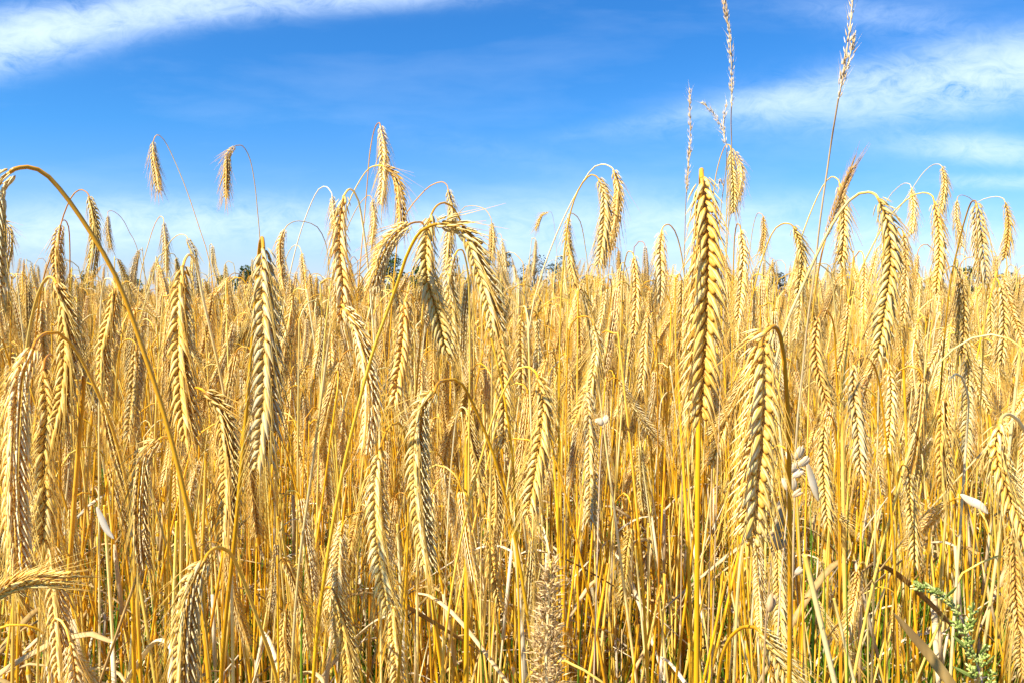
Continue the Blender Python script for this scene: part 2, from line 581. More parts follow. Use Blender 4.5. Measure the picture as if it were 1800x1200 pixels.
M_BARK = straw_mat('bark', [(0.0, (.16, .12, .08)), (1.0, (.07, .05, .035))], rough=.9, noise_scale=5, noise_amt=.5)


def ground_mat():
    m = bpy.data.materials.new('field_soil')
    m.use_nodes = True
    b = NB(m.node_tree)
    p = m.node_tree.nodes['Principled BSDF']
    tcn = b.n('ShaderNodeTexCoord')
    nz = b.n('ShaderNodeTexNoise')
    nz.inputs['Scale'].default_value = 14
    nz.inputs['Detail'].default_value = 8
    b.link(tcn.outputs['Object'], nz.inputs['Vector'])
    cr = b.n('ShaderNodeValToRGB')
    cr.color_ramp.elements[0].position = .35
    cr.color_ramp.elements[0].color = (.05, .03, .015, 1)
    cr.color_ramp.elements[1].position = .7
    cr.color_ramp.elements[1].color = (.22, .14, .05, 1)
    b.link(nz.outputs['Fac'], cr.inputs[0])
    b.link(cr.outputs[0], p.inputs['Base Color'])
    p.inputs['Roughness'].default_value = .95
    bp = b.n('ShaderNodeBump')
    bp.inputs['Strength'].default_value = .6
    b.link(nz.outputs['Fac'], bp.inputs['Height'])
    b.link(bp.outputs[0], p.inputs['Normal'])
    return m


def plain_mat(name, c, rough=.7, noise=.12, scale=2.0):
    m = bpy.data.materials.new(name)
    m.use_nodes = True
    b = NB(m.node_tree)
    p = m.node_tree.nodes['Principled BSDF']
    nz = b.n('ShaderNodeTexNoise')
    nz.inputs['Scale'].default_value = scale
    nz.inputs['Detail'].default_value = 4
    tcn = b.n('ShaderNodeTexCoord')
    b.link(tcn.outputs['Object'], nz.inputs['Vector'])
    cr = b.n('ShaderNodeValToRGB')
    cr.color_ramp.elements[0].color = (*[x * (1 - noise * 2) for x in c], 1)
    cr.color_ramp.elements[1].color = (*[min(1, x * (1 + noise)) for x in c], 1)
    b.link(nz.outputs['Fac'], cr.inputs[0])
    b.link(cr.outputs[0], p.inputs['Base Color'])
    p.inputs['Roughness'].default_value = rough
    return m


# ------------------------------------------------------------------ object helpers
def link_obj(name, me, parent=None):
    o = bpy.data.objects.new(name, me)
    COL.objects.link(o)
    if parent is not None:
        o.parent = parent
    return o


def tag(o, label=None, cat=None, group=None, kind=None):
    if label: o['label'] = label
    if cat: o['category'] = cat
    if group: o['group'] = group
    if kind: o['kind'] = kind
    return o


def thing(name, loc, label, cat, group=None):
    o = bpy.data.objects.new(name, None)
    o.empty_display_size = .05
    COL.objects.link(o)
    o.location = loc
    return tag(o, label, cat, group)


def shadeless_flags(o):
    return o


# ------------------------------------------------------------------ the setting: ground
gm = bpy.data.meshes.new('ground')
R_ = 900
gm.from_pydata([(-R_, -60, 0), (R_, -60, 0), (R_, R_, 0), (-R_, R_, 0)], [], [(0, 1, 2, 3)])
gm.materials.append(ground_mat())
tag(link_obj('ground', gm), kind='structure')


def trail_to_ground(P, k=5, stiff=.6):
    """continue a stem from its last point down to the soil, bending to the vertical"""
    P = [np.array(p, dtype=float) for p in P]
    v = nrm(P[-1] - P[-2])
    if v[2] > -.3:
        v = nrm(np.array([v[0] * .3, v[1] * .3, -1.0]))
    z = P[-1][2]
    step = z / k
    for i in range(k):
        v = nrm(v * stiff + np.array([0, 0, -1.0]) * (1 - stiff))
        q = P[-1] + v * (step / max(.3, -v[2]))
        P.append(q)
    P[-1][2] = 0.0
    return P


ANCHORS = []      # (px, py, phrase) used to word the labels of the lesser stalks
N_THINGS = [0]
RYE_GROUP = 'ripe rye stalks standing in the field'


def hero(label, ear, D, stem, roll=0.0, width=1.0, awn=1.0, open_=1.0, r=.0013, dend=.08, dtip=0.0, mat=None, detail=2, name=None, seed=None,
         stemmat=None, bend=0.0, upturn=0.0, cat='rye stalk', short=None, n_nodes=True, curl=0.02):
    """ear, stem: photograph pixels read at real distance D (metres)"""
    N_THINGS[0] += 1
    rr = random.Random(seed if seed is not None else 100 + N_THINGS[0])
    E = []
    m = len(ear)
    for i, (x, y) in enumerate(ear):
        u = i / max(1, m - 1)
        E.append(unproj(x, y, D + dtip * u - bend * math.sin(math.pi * u)))
    E = np.array([tuple(p) for p in E])
    Sx = [tuple(unproj(ear[0][0], ear[0][1], D))]
    ns = len(stem)
    for i, s in enumerate(stem):
        if len(s) == 3:
            d = D + s[2]
        else:
            d = D + curl * min(1, (i + 1) / 2) + dend * (i / max(1, ns - 1))
        Sx.append(tuple(unproj(s[0], s[1], d)))
    Sx = trail_to_ground(Sx)
    root = thing('rye_stalk', (float(Sx[-1][0]), float(Sx[-1][1]), 0.0), label, cat, RYE_GROUP)
    O = (float(Sx[-1][0]), float(Sx[-1][1]), 0.0)
    ge, ga = build_ear(E, roll, rr, detail, width, awn, 1.0 if D < .8 else (D / .8) ** .5, open_, upturn=upturn)
    gs = stem_geo(Sx, r * .62, r * 1.0, rr, 8 if D < .8 else 6, 54, n_nodes)
    link_obj('stem', gs.mesh('stem', stemmat or M_STEM, origin=O), root)
    eo = link_obj('ear', ge.mesh('ear', mat or M_EAR, origin=O), root)
    link_obj('awns', ga.mesh('awns', M_AWN if mat is None else mat, origin=O), eo)
    c = ear[len(ear) // 2]
    if short:
        ANCHORS.append((c[0], c[1], short))
    return root


# ------------------------------------------------------------------ the stalks one can pick out in the photograph
# (label, short phrase, ear px, distance m, stem px, options)
HERO = [
 ('largest plaited golden ear, hanging straight right of centre, its top against the sky', 'the largest plaited ear',
  [(1234,314),(1240,400),(1240,480),(1236,580),(1228,722)], .40, [(1233,306,.004),(1233,300,.018),(1232,330,.04),(1229,500,.05),(1228,730,.055),(1226,900,.06),(1224,1200,.08)],
  dict(roll=.05, width=1.08, awn=.8, r=.0021, stemmat='orange', open_=1.1, bend=.006, seed=7)),
 ('big plaited ear with sharply bent neck, hanging lower right of the largest ear', 'the big bent-necked plaited ear',
  [(1352,578),(1338,600),(1336,700),(1328,800),(1318,930)], .375, [(1362,574,.004),(1372,592,.008),(1380,650,.012),(1386,760,.02),(1388,900,.03),(1388,1140,.05)],
  dict(roll=-.15, width=1.1, awn=1.0, r=.0017, stemmat='orange', open_=1.25, seed=12)),
 ('large straw-coloured plaited ear hanging straight down below the dark green bush on the left', 'the large plaited ear on the left',
  [(463,438),(466,520),(470,600),(470,700),(462,805)], .45, [(462,424,.006),(460,420,.02),(455,450,.05),(442,620,.07),(428,780,.08),(412,950,.09),(388,1200,.12)],
  dict(roll=.1, width=1.0, awn=1.0, r=.0018, stemmat='orange', open_=1.05, bend=.006)),
 ('ear cut by the left edge on a thick brown-gold stem arching down to the right', 'the thick arching stem at the left edge',
  [(20,302),(4,315),(-6,340),(-10,420),(-8,520)], .42, [(24,298),(50,294),(80,306),(115,345),(150,395),(190,460),(218,520),(250,610),(285,715),(318,840),(345,980),(368,1200)],
  dict(roll=.7, r=.0019, dend=.06, curl=.0, stemmat='gold')),
 ('pale feathery ear hanging low from a tight yellow arch in the middle of the photo', 'the pale feathery ear in the middle',
  [(764,688),(742,715),(735,790),(738,880),(752,985)], .575, [(768,676),(780,668),(805,668),(822,690),(845,740),(868,800),(890,880),(915,1000),(940,1200)],
  dict(roll=.75, width=1.0, awn=1.2, r=.0018, open_=1.35)),
 ('pale long-awned ear hanging from a small curl at the bottom edge, left of centre', 'the pale ear curling at the bottom edge',
  [(360,984),(340,1020),(328,1090),(326,1180),(332,1290)], .45, [(366,972),(382,962),(402,968),(420,1000),(445,1065),(470,1140),(492,1230)],
  dict(roll=.8, width=1.05, awn=1.3, r=.0017, open_=1.3)),
 ('long pale ear with spread awns hanging at the far left below the skyline', 'the long pale ear at the far left',
  [(58,612),(38,660),(30,760),(28,880),(34,995)], .50, [(64,598),(80,586),(105,586),(138,622),(172,690),(200,760),(222,850),(235,960),(248,1200)],
  dict(roll=.9, width=1.0, awn=1.3, r=.0017, open_=1.3)),
 ('grey-gold ear hanging from a brown bow at the left, upper end level with the skyline', 'the grey-gold ear under the brown bow',
  [(100,500),(116,545),(121,620),(114,700),(98,765)], .60, [(94,490),(84,488),(72,505),(58,550),(46,620),(38,740),(30,900),(22,1200)],
  dict(roll=.5, width=1.0, awn=1.2, r=.0018)),
 ('shadowed narrow ear hanging right beside the long pale ear at the far left', 'the shadowed ear at the far left',
  [(76,650),(84,720),(78,800),(80,880),(74,950)], .60, [(80,630),(92,625),(102,660),(106,760),(104,900),(100,1200)],
  dict(roll=-.3, width=1.0, awn=1.1, r=.0016)),
 ('straight plaited ear hanging from a brown hook, left of the large plaited ear', 'the straight ear with the brown hook',
  [(322,468),(318,520),(319,600),(324,690),(332,765)], .60, [(326,455),(334,448),(345,462),(356,520),(372,590),(390,670),(396,720),(405,900),(410,1200)],
  dict(roll=.1, width=1.1, awn=1.1, r=.0016)),
 ('bright white-gold ear bowed to the right and shaded on its right side, left of centre', 'the bright bowed ear left of centre',
  [(606,542),(628,575),(645,640),(652,710),(645,782)], .61, [(598,536),(588,548),(578,600),(565,700),(545,850),(525,1000),(512,1200)],
  dict(roll=.9, width=1.0, awn=1.1, r=.0015, open_=1.2)),
 ('narrow low ear hanging between the bright bowed ear and the pale feathery ear', 'the narrow ear in the lower middle left',
  [(668,790),(662,850),(664,930),(672,1000),(682,1060)], .57, [(672,775),(682,752),(700,742),(712,765),(718,860),(715,1000),(700,1200)],
  dict(roll=.2, width=1.0, awn=1.3, r=.0015, open_=1.15)),
 ('golden ear with beaded seam hanging from a pointed hook just left of the bent-over ear', 'the beaded ear left of the bent-over ear',
  [(758,378),(750,430),(752,490),(768,550),(782,610)], .65, [(766,364),(778,357),(792,360),(808,385),(825,430),(845,520),(870,620),(890,720),(905,860),(915,1200)],
  dict(roll=.15, width=1.15, awn=.9, r=.0014, open_=1.1)),
 ('bent-over golden ear leaning out to the right from a pale slanting stem, centre left', 'the bent-over golden ear',
  [(768,394),(800,396),(826,420),(846,470),(862,520),(872,575)], .52, [(755,398),(735,412),(715,450),(700,495),(682,545),(655,620),(628,720),(600,840),(572,1000),(550,1200)],
  dict(roll=.9, width=1.05, awn=.9, r=.0017, open_=1.1, curl=.01)),
 ('brownish gold ear leaning down to the left beside the beaded ear', 'the brownish ear leaning left',
  [(720,394),(700,408),(682,430),(668,462),(655,505)], .62, [(732,391),(745,395),(752,430),(745,520),(735,650),(720,850),(712,1200)],
  dict(roll=.8, width=1.1, awn=.9, r=.0013, open_=1.1)),
 ('dark gold narrow ear hanging from a round white hoop of stem against the sky', 'the dark gold ear with the white hoop',
  [(604,345),(597,390),(597,440),(602,500),(600,560)], .62, [(612,334),(620,335),(630,352),(640,410),(648,480),(655,560),(660,640),(668,800),(670,1200)],
  dict(roll=-.3, width=1.05, awn=1.0, r=.0013, open_=.9)),
 ('topmost drooping ear above the centre left, cream against the sky on a thin grey stem', 'the topmost cream ear',
  [(669,222),(674,260),(674,310),(670,354)], 1.15, [(666,216),(658,228),(650,270),(645,330),(640,390),(632,480),(625,600),(618,800)],
  dict(roll=.4, awn=1.3, r=.0012)),
 ('curved cream ear on a wide pale arch, hanging just under the topmost ear', 'the curved cream ear on its arch',
  [(676,293),(694,308),(704,345),(706,400)], 1.0, [(665,291),(648,297),(630,322),(612,360),(600,410),(585,480),(570,600),(560,800)],
  dict(roll=.9, awn=1.1, r=.0013)),
 ('small cream ear between the white hoop and the topmost ear', 'the small cream ear between the hoops',
  [(655,352),(658,390),(654,428)], 1.6, [(652,346),(645,345),(630,362),(618,385),(605,420),(590,520)], dict(roll=.5, r=.0012)),
 ('slim ear hanging straight from a low pale bow right of the topmost ear', 'the slim ear on the low pale bow',
  [(788,334),(795,372),(790,420),(784,470)], 1.15, [(785,325),(775,320),(755,328),(735,348),(715,375),(700,420),(690,520)], dict(roll=.6, r=.0012)),
 ('small plump ear on a thin violet-grey bow over the right shoulder of the bent-over ear', 'the small plump ear on the violet-grey bow',
  [(864,392),(866,420),(863,457)], 1.75, [(863,384),(852,368),(830,362),(812,368),(800,400),(790,470)], dict(roll=.3, width=1.2, r=.0012)),
 ('lone small ear hanging high at the left from a long dark bowed stem', 'the lone left ear high in the sky',
  [(269,250),(270,275),(275,305),(279,332)], 1.7, [(273,240),(280,238),(292,252),(310,290),(330,340),(350,400),(368,460),(380,560)], dict(roll=.2, width=1.15, awn=1.2, r=.0013)),
 ('small ear hanging left from a bowed stem high above the large plaited ear', 'the small ear high above the large left ear',
  [(412,258),(402,272),(399,305),(398,344)], 1.6, [(416,256),(428,258),(440,282),(448,325),(453,375),(457,425),(460,520)], dict(roll=.8, awn=1.3, r=.0013)),
 ('slim plaited ear hanging behind the thick arching stem near the left edge', 'the slim ear behind the thick arching stem',
  [(157,346),(166,385),(167,430),(160,478)], 1.12, [(152,338),(140,334),(126,346),(112,378),(100,420),(85,465),(74,500),(60,620)], dict(roll=.5, awn=1.2, r=.0014)),
 ('plaited ear against the sky just left of the thick arching stem', 'the ear left of the thick arching stem',
  [(107,396),(101,430),(101,470),(107,515)], 1.15, [(109,389),(115,388),(121,402),(123,450),(122,520),(121,640)], dict(roll=.1, width=1.2, r=.0013)),
 ('curled ear at the left edge just below the edge-cut arching ear', 'the curled ear at the left edge',
  [(0,387),(14,400),(15,440),(4,485)], 1.2, [(-12,388),(-25,400),(-32,460),(-40,600)], dict(roll=.8, r=.0013)),
 ('thin ear on a crooked dark stem behind the arching stem, level with its middle', 'the thin ear on the crooked stem',
  [(190,380),(190,405),(194,436)], 2.3, [(190,372),(200,372),(215,385),(228,410),(245,450)], dict(roll=.3, r=.0013)),
 ('slender upright-looking ear under a small dark bow, left of the brown hook', 'the slender ear under the small dark bow',
  [(288,392),(291,430),(293,475)], 1.7, [(287,384),(281,381),(272,395),(262,425),(248,480),(240,560)], dict(roll=.2, r=.0013)),
 ('pale ear drooping from a low bow just above the brown hook', 'the pale ear above the brown hook',
  [(330,420),(340,445),(342,480),(345,515)], 1.45, [(326,414),(314,413),(300,424),(288,445),(270,480)], dict(roll=.9, r=.0013)),
 ('curved slim ear standing alone right of the large plaited ear, against the sky', 'the curved slim ear right of the large left ear',
  [(500,404),(493,430),(494,465),(499,505)], 1.35, [(506,396),(520,389),(540,391),(560,402),(575,440),(580,520)], dict(roll=.7, r=.0013)),
 ('pale short ear behind the dark gold ear, under a wide white bow', 'the pale short ear under the wide white bow',
  [(584,346),(586,380),(592,420)], 1.35, [(582,338),(572,328),(558,336),(540,375),(522,430),(506,500),(494,580),(488,700)], dict(roll=.3, r=.0013, stemmat='pale')),
 ('plump ear hanging against the sky right of centre, left one of a pair', 'the left ear of the sky pair',
  [(1052,314),(1063,345),(1063,400),(1055,463)], .95, [(1046,309),(1036,309),(1020,328),(1006,362),(996,410),(990,470),(985,560),(982,800)], dict(roll=.5, width=1.15, r=.0014)),
 ('slimmer ear of the sky pair right of centre, hanging from the higher bow', 'the right ear of the sky pair',
  [(1079,300),(1087,330),(1083,380),(1072,435)], 1.0, [(1074,294),(1060,289),(1042,296),(1022,325),(1000,365),(975,420),(950,490),(930,580)], dict(roll=.9, awn=1.3, r=.0013, stemmat='pale')),
 ('tapered ear hanging left of the sky pair, its top at mid height of theirs', 'the tapered ear left of the sky pair',
  [(998,384),(998,420),(1003,455),(1011,496)], 1.3, [(1000,377),(1008,376),(1020,390),(1028,430),(1035,500)], dict(roll=.6, r=.0013)),
 ('tiny brown ear tilted on its own against the sky, left of the sky pair', 'the tiny tilted ear in the sky',
  [(964,373),(952,380),(942,403)], 3.0, [(966,372),(971,378),(976,410),(980,470)], dict(roll=.3, r=.0009, detail=1)),
 ('small faint ear right of the plump ear on the violet-grey bow, near the skyline', 'the small faint ear near the bare trees',
  [(882,420),(885,445),(889,475)], 2.2, [(880,412),(874,414),(870,440),(872,520)], dict(roll=.4, r=.0012, detail=1)),
 ('triangular ear under a hooked pale stem, left of the largest ear', 'the triangular ear left of the largest',
  [(1163,405),(1160,440),(1160,480),(1158,525)], 1.0, [(1168,397),(1178,396),(1190,415),(1200,460),(1205,520),(1208,640)], dict(roll=.1, width=1.2, r=.0013)),
 ('slim ear hanging below the skyline, second ear left of the largest', 'the second ear left of the largest',
  [(1114,450),(1118,490),(1118,535),(1114,585)], 1.1, [(1110,443),(1102,446),(1096,480),(1092,560)], dict(roll=.3, r=.0013)),
 ('bearded slim ear high beside the tall grass, left one of two together', 'the left ear by the tall grass',
  [(1285,262),(1287,300),(1289,335),(1288,370)], 1.3, [(1282,255),(1274,258),(1264,285),(1256,325),(1250,400),(1246,520)], dict(roll=.3, r=.0013)),
 ('bearded pale ear high beside the tall grass, right one of two together', 'the right ear by the tall grass',
  [(1292,268),(1301,290),(1302,320),(1296,352)], 1.4, [(1288,262),(1283,266),(1279,300),(1277,380),(1275,500)], dict(roll=.8, r=.0012)),
 ('plaited ear hanging behind the dark upright sprig, right side of the photo', 'the plaited ear behind the dark sprig',
  [(1476,324),(1482,360),(1482,410),(1478,460)], 1.0, [(1473,316),(1462,311),(1450,322),(1435,350),(1415,400),(1400,450),(1385,540)], dict(roll=.2, width=1.1, r=.0013)),
 ('long plaited ear hanging from a strong golden arch at the right, across the skyline', 'the long ear on the golden arch at right',
  [(1544,350),(1560,390),(1566,450),(1558,530),(1545,620)], .58, [(1538,342),(1525,338),(1505,343),(1485,362),(1460,400),(1435,450),(1408,510),(1380,575),(1358,660),(1330,800),(1300,1000),(1290,1200)],
  dict(roll=.5, width=1.0, r=.0016, open_=1.1)),
 ('long ear hanging right of the golden arch ear from a brown bow', 'the long ear on the brown bow',
  [(1642,354),(1650,400),(1652,450),(1648,505)], .92, [(1638,344),(1624,339),(1604,344),(1582,362),(1560,385),(1530,440),(1505,500),(1490,600)], dict(roll=.5, r=.0014)),
 ('highest small ear at the right, on a thin pale bow', 'the highest small ear at right',
  [(1656,293),(1661,318),(1659,345),(1654,372)], 1.45, [(1650,289),(1638,291),(1622,305),(1605,330),(1585,360),(1560,400),(1540,470)], dict(roll=.8, r=.0012, stemmat='pale')),
 ('small pale ear left of the highest right-hand ear', 'the small pale ear left of the highest',
  [(1602,330),(1606,365),(1603,408)], 1.5, [(1599,324),(1588,323),(1574,334),(1560,352),(1545,400)], dict(roll=.5, r=.0011, stemmat='pale')),
 ('broad ear under a dark tight hook near the right edge', 'the broad ear with the dark hook',
  [(1716,358),(1720,395),(1724,440),(1728,492)], .92, [(1714,353),(1706,358),(1695,390),(1685,430),(1672,490),(1660,600)], dict(roll=.1, width=1.25, r=.0014)),
 ('small ear at the right end of a flat bow, nearest the right edge', 'the small ear nearest the right edge',
  [(1767,356),(1773,385),(1772,420),(1766,452)], 1.35, [(1763,349),(1750,346),(1730,350),(1712,362),(1700,400),(1690,500)], dict(roll=.6, r=.0012)),
 ('small slanting ear between the brown bow and the dark hook', 'the small ear between brown bow and dark hook',
  [(1682,352),(1681,380),(1686,408),(1690,432)], 1.7, [(1685,345),(1695,344),(1712,355),(1730,390),(1745,450)], dict(roll=.5, r=.0012)),
 ('drooping pale ear between the largest ear and the dark sprig, above the far house', 'the drooping ear above the far house',
  [(1394,398),(1406,425),(1410,465),(1402,515)], .95, [(1388,394),(1375,394),(1360,406),(1345,440),(1330,490),(1316,560),(1305,680)], dict(roll=.5, width=1.1, r=.0014)),
 ('thin small ear left of the drooping ear above the far house', 'the thin small ear by the largest',
  [(1341,380),(1343,410),(1339,445)], 1.75, [(1338,376),(1330,378),(1322,410),(1315,480)], dict(roll=.2, r=.0012)),
 ('upright-looking thin ear just right of the largest ear, at the skyline', 'the thin ear right of the largest',
  [(1302,404),(1306,450),(1303,500),(1298,560)], .98, [(1300,396),(1294,398),(1290,440),(1288,540),(1286,700)], dict(roll=.2, awn=1.2, r=.0013)),
 ('shaded crooked ear hanging below the skyline just right of the green-streaked grass stem', 'the crooked shaded ear at right',
  [(1438,558),(1434,600),(1440,650),(1456,708)], .78, [(1444,548),(1456,548),(1466,575),(1470,650),(1475,800)], dict(roll=.4, width=1.1, r=.0013)),
 ('pale plaited ear hanging from a brown hook in the right middle ground', 'the pale ear in the right middle ground',
  [(1500,640),(1500,690),(1508,750),(1514,822)], .70, [(1508,632),(1524,628),(1538,645),(1548,690),(1558,780),(1570,950),(1580,1200)], dict(roll=.3, width=1.1, r=.0014)),
 ('bleached plaited ear swinging out over the right edge, lower right', 'the bleached ear at the lower right edge',
  [(1758,742),(1752,790),(1768,850),(1790,905),(1815,960)], .46, [(1762,732),(1775,728),(1795,745),(1812,790),(1830,880),(1845,1000)], dict(roll=.7, width=1.05, awn=1.1, r=.0016)),
 ('bright ear leaning right at the bottom edge below the big bent-necked ear', 'the bright ear leaning at the bottom edge',
  [(1335,1108),(1352,1130),(1378,1170),(1405,1220),(1430,1270)], .48, [(1326,1102),(1305,1102),(1285,1118),(1270,1150),(1262,1200),(1258,1280)], dict(roll=.6, width=1.1, awn=1.2, r=.0017, open_=1.2)),
 ('grey-gold ear lying almost level, reaching in from the left edge near the bottom', 'the level ear at the lower left edge',
  [(-55,1085),(-20,1052),(15,1030),(60,1018),(112,1018)], .46, [(-75,1110),(-95,1170),(-110,1260)], dict(roll=.5, width=1.0, awn=.7, r=.0016, open_=.7)),
 ('loose golden ear under a pale curl, left of the large plaited ear, below the skyline', 'the loose ear under the pale curl',
  [(362,690),(388,715),(400,770),(404,850),(400,950)], .57, [(355,684),(342,681),(328,688),(316,715),(308,770),(300,860),(295,1000),(290,1200)], dict(roll=.7, awn=1.2, r=.0014, open_=1.35)),
 ('feathery ear, its pointed top at its upper right, left of the thick arching stem', 'the feathery ear beside the arching stem',
  [(280,772),(256,798),(247,860),(246,930),(252,990)], .54, [(288,768),(300,775),(312,820),(318,900),(318,1020),(316,1200)], dict(roll=.9, awn=1.1, r=.0015, open_=1.35)),
 ('ear with a beaded pale seam at the bottom left corner, below the level ear', 'the beaded ear at the bottom left',
  [(92,960),(98,1030),(104,1100),(108,1180)], .62, [(88,945),(80,945),(74,990),(70,1080),(66,1200)], dict(roll=.4, awn=1.2, r=.0015)),
 ('small tidy plaited ear low in the centre', 'the small tidy ear low in the centre',
  [(861,922),(862,960),(868,1010),(878,1066)], .88, [(858,912),(850,914),(846,950),(845,1060),(846,1200)], dict(roll=.1, r=.0013)),
 ('plaited ear under a double bow right of centre, below the skyline', 'the ear under the double bow',
  [(946,664),(956,705),(952,770),(942,830),(932,890)], .60, [(940,652),(925,644),(905,652),(885,688),(868,730),(850,790),(828,870),(800,1000),(775,1200)], dict(roll=.3, width=1.1, awn=1.1, r=.0014, open_=1.1)),
 ('brilliant pale ear catching the sun right of the feathery middle ear', 'the brilliant pale ear in the middle',
  [(822,728),(828,765),(838,810),(842,860)], .85, [(818,718),(810,716),(802,735),(795,800),(788,900)], dict(roll=.9, r=.0013)),
 ('dark-seamed long ear hanging just right of the bright bowed ear', 'the dark-seamed long ear',
  [(712,530),(710,580),(704,640),(695,705)], .68, [(716,520),(724,520),(728,560),(730,680),(732,900)], dict(roll=.1, width=1.15, r=.0013)),
 ('ear hanging between the beaded ear and the bent-over ear, white on its left side', 'the white-sided ear by the bent-over ear',
  [(800,448),(790,490),(796,550),(794,615)], .74, [(806,440),(816,446),(824,500),(826,620),(824,820)], dict(roll=.5, r=.0013)),
 ('narrow ear hanging down straight behind the bent-over ear', 'the narrow ear behind the bent-over ear',
  [(880,588),(884,640),(886,700),(884,775)], .75, [(878,578),(870,580),(866,620),(864,720),(862,900)], dict(roll=.2, r=.0013)),
 ('slim shaded ear hanging at centre right under a thin loop', 'the slim shaded ear at centre right',
  [(1043,572),(1050,610),(1044,655),(1036,705)], .88, [(1038,560),(1026,556),(1010,562),(1000,590),(996,680),(994,820)], dict(roll=.6, r=.0013)),
 ('long slim ear between the triangular ear and the slim shaded ear', 'the long slim ear in the right centre',
  [(1138,558),(1134,600),(1132,640),(1128,680)], .98, [(1142,550),(1150,552),(1154,590),(1156,700)], dict(roll=.5, r=.0013)),
 ('ear hanging straight down right of the golden arch ear, in the middle ground', 'the straight ear in the right middle ground',
  [(1562,640),(1566,690),(1564,740),(1560,790)], .80, [(1558,630),(1550,632),(1545,680),(1542,800)], dict(roll=.3, r=.0013)),
 ('plump ear just under the skyline near the right edge', 'the plump ear near the right edge',
  [(1757,500),(1762,540),(1762,585),(1758,632)], .9, [(1752,490),(1742,490),(1734,520),(1728,620)], dict(roll=.3, width=1.1, r=.0013)),
 ('ear with widely spread husks below the dark hook at right', 'the wide-husked ear at right',
  [(1690,492),(1692,530),(1692,575),(1690,615)], .95, [(1686,482),(1678,468),(1664,474),(1645,510),(1632,580),(1622,700)], dict(roll=.1, width=1.1, r=.0013)),
 ('pale ear with drooping husks right of the long golden arch ear, across the skyline', 'the pale ear beside the golden arch ear',
  [(1588,410),(1592,455),(1592,500),(1588,560)], .95, [(1584,402),(1576,404),(1570,440),(1568,560)], dict(roll=.4, r=.0013)),
 ('slim ear reaching to the bottom edge, left of centre', 'the slim ear at the bottom edge',
  [(694,1040),(692,1090),(697,1150),(700,1210)], .68, [(696,1028),(704,1028),(712,1060),(716,1200)], dict(roll=.3, awn=1.2, r=.0014)),
 ('plaited ear in the bottom left, right of the pale ear curling at the bottom edge', 'the plaited ear in the bottom left',
  [(503,1070),(500,1110),(504,1150),(500,1195)], .82, [(506,1060),(514,1062),(520,1100),(524,1200)], dict(roll=.4, r=.0013)),
 ('bronze ear leaning at the bottom, between the slim edge ear and the plaited bottom-left ear', 'the bronze ear at the bottom',
  [(590,1045),(600,1080),(612,1130),(618,1200)], .62, [(584,1034),(572,1034),(560,1070),(552,1200)], dict(roll=.5, r=.0014)),
 ('grey-gold ear hanging below the skyline just right of the shadowed left ears', 'the grey-gold ear in the left middle ground',
  [(203,508),(196,560),(184,610),(180,675)], .75, [(200,498),(192,490),(182,498),(176,560),(174,700)], dict(roll=.4, r=.0013)),
 ('long ear in the left middle ground behind the thick arching stem', 'the long ear behind the arching stem',
  [(240,615),(238,660),(234,710),(228,765)], .78, [(238,604),(228,596),(215,604),(206,650),(200,800)], dict(roll=.3, r=.0013)),
 ('pale ear bent over beside the pale white-husked oat stem at the right', 'the pale ear beside the white oat',
  [(1448,745),(1446,800),(1450,860),(1455,920)], .78, [(1452,732),(1462,732),(1470,770),(1474,900)], dict(roll=.2, r=.0013)),
 ('light ear hanging in the lower right between the white dry leaf and the mugwort', 'the light ear above the mugwort',
  [(1598,830),(1600,880),(1606,930),(1610,985)], .82, [(1594,820),(1584,820),(1578,860),(1574,1000)], dict(roll=.4, r=.0013)),
 ('dull ear low in the right half, left of the mugwort', 'the dull ear left of the mugwort',
  [(1508,1000),(1504,1040),(1496,1080),(1490,1120)], .85, [(1512,990),(1520,992),(1524,1040),(1526,1200)], dict(roll=.4, r=.0013)),
 ('small dark ear pointing down left from the double bow', 'the small dark ear by the double bow',
  [(962,628),(952,655),(942,685),(934,712)], 1.1, [(966,620),(974,622),(980,660),(984,780)], dict(roll=.4, r=.0012)),
 ('ear at the right edge of the bottom, with hanging husks', 'the ear at the right bottom edge',
  [(1778,935),(1782,985),(1784,1040),(1788,1100)], .66, [(1774,925),(1764,925),(1758,970),(1752,1100)], dict(roll=.3, awn=1.1, r=.0014)),
]
M_GOLD = straw_mat('brown_gold_straw', [(0.0, (.80, .48, .07)), (.4, (.74, .34, .012)), (1.0, (.50, .20, .008))], rough=.38, noise_scale=60, noise_amt=.15, var=.05, spec=.45)
M_PSTEM = straw_mat('bleached_straw', [(0.0, (.86, .74, .50)), (.5, (.82, .64, .30)), (1.0, (.74, .48, .12))], rough=.4, noise_scale=60, noise_amt=.15, var=.12, spec=.4)
M_ORANGE = straw_mat('orange_straw', [(0.0, (.86, .52, .06)), (.4, (.84, .41, .010)), (1.0, (.60, .27, .01))], rough=.38, noise_scale=60, noise_amt=.25, var=.05, spec=.4, transl=.1)
SM = {'orange': M_ORANGE, 'gold': M_GOLD, 'pale': M_PSTEM}
for (lab, short, ear, D, stem, o) in HERO:
    o = dict(o)
    if 'stemmat' in o:
        o['stemmat'] = SM[o['stemmat']]
    hero(lab, ear, D, stem, short=short, **o)

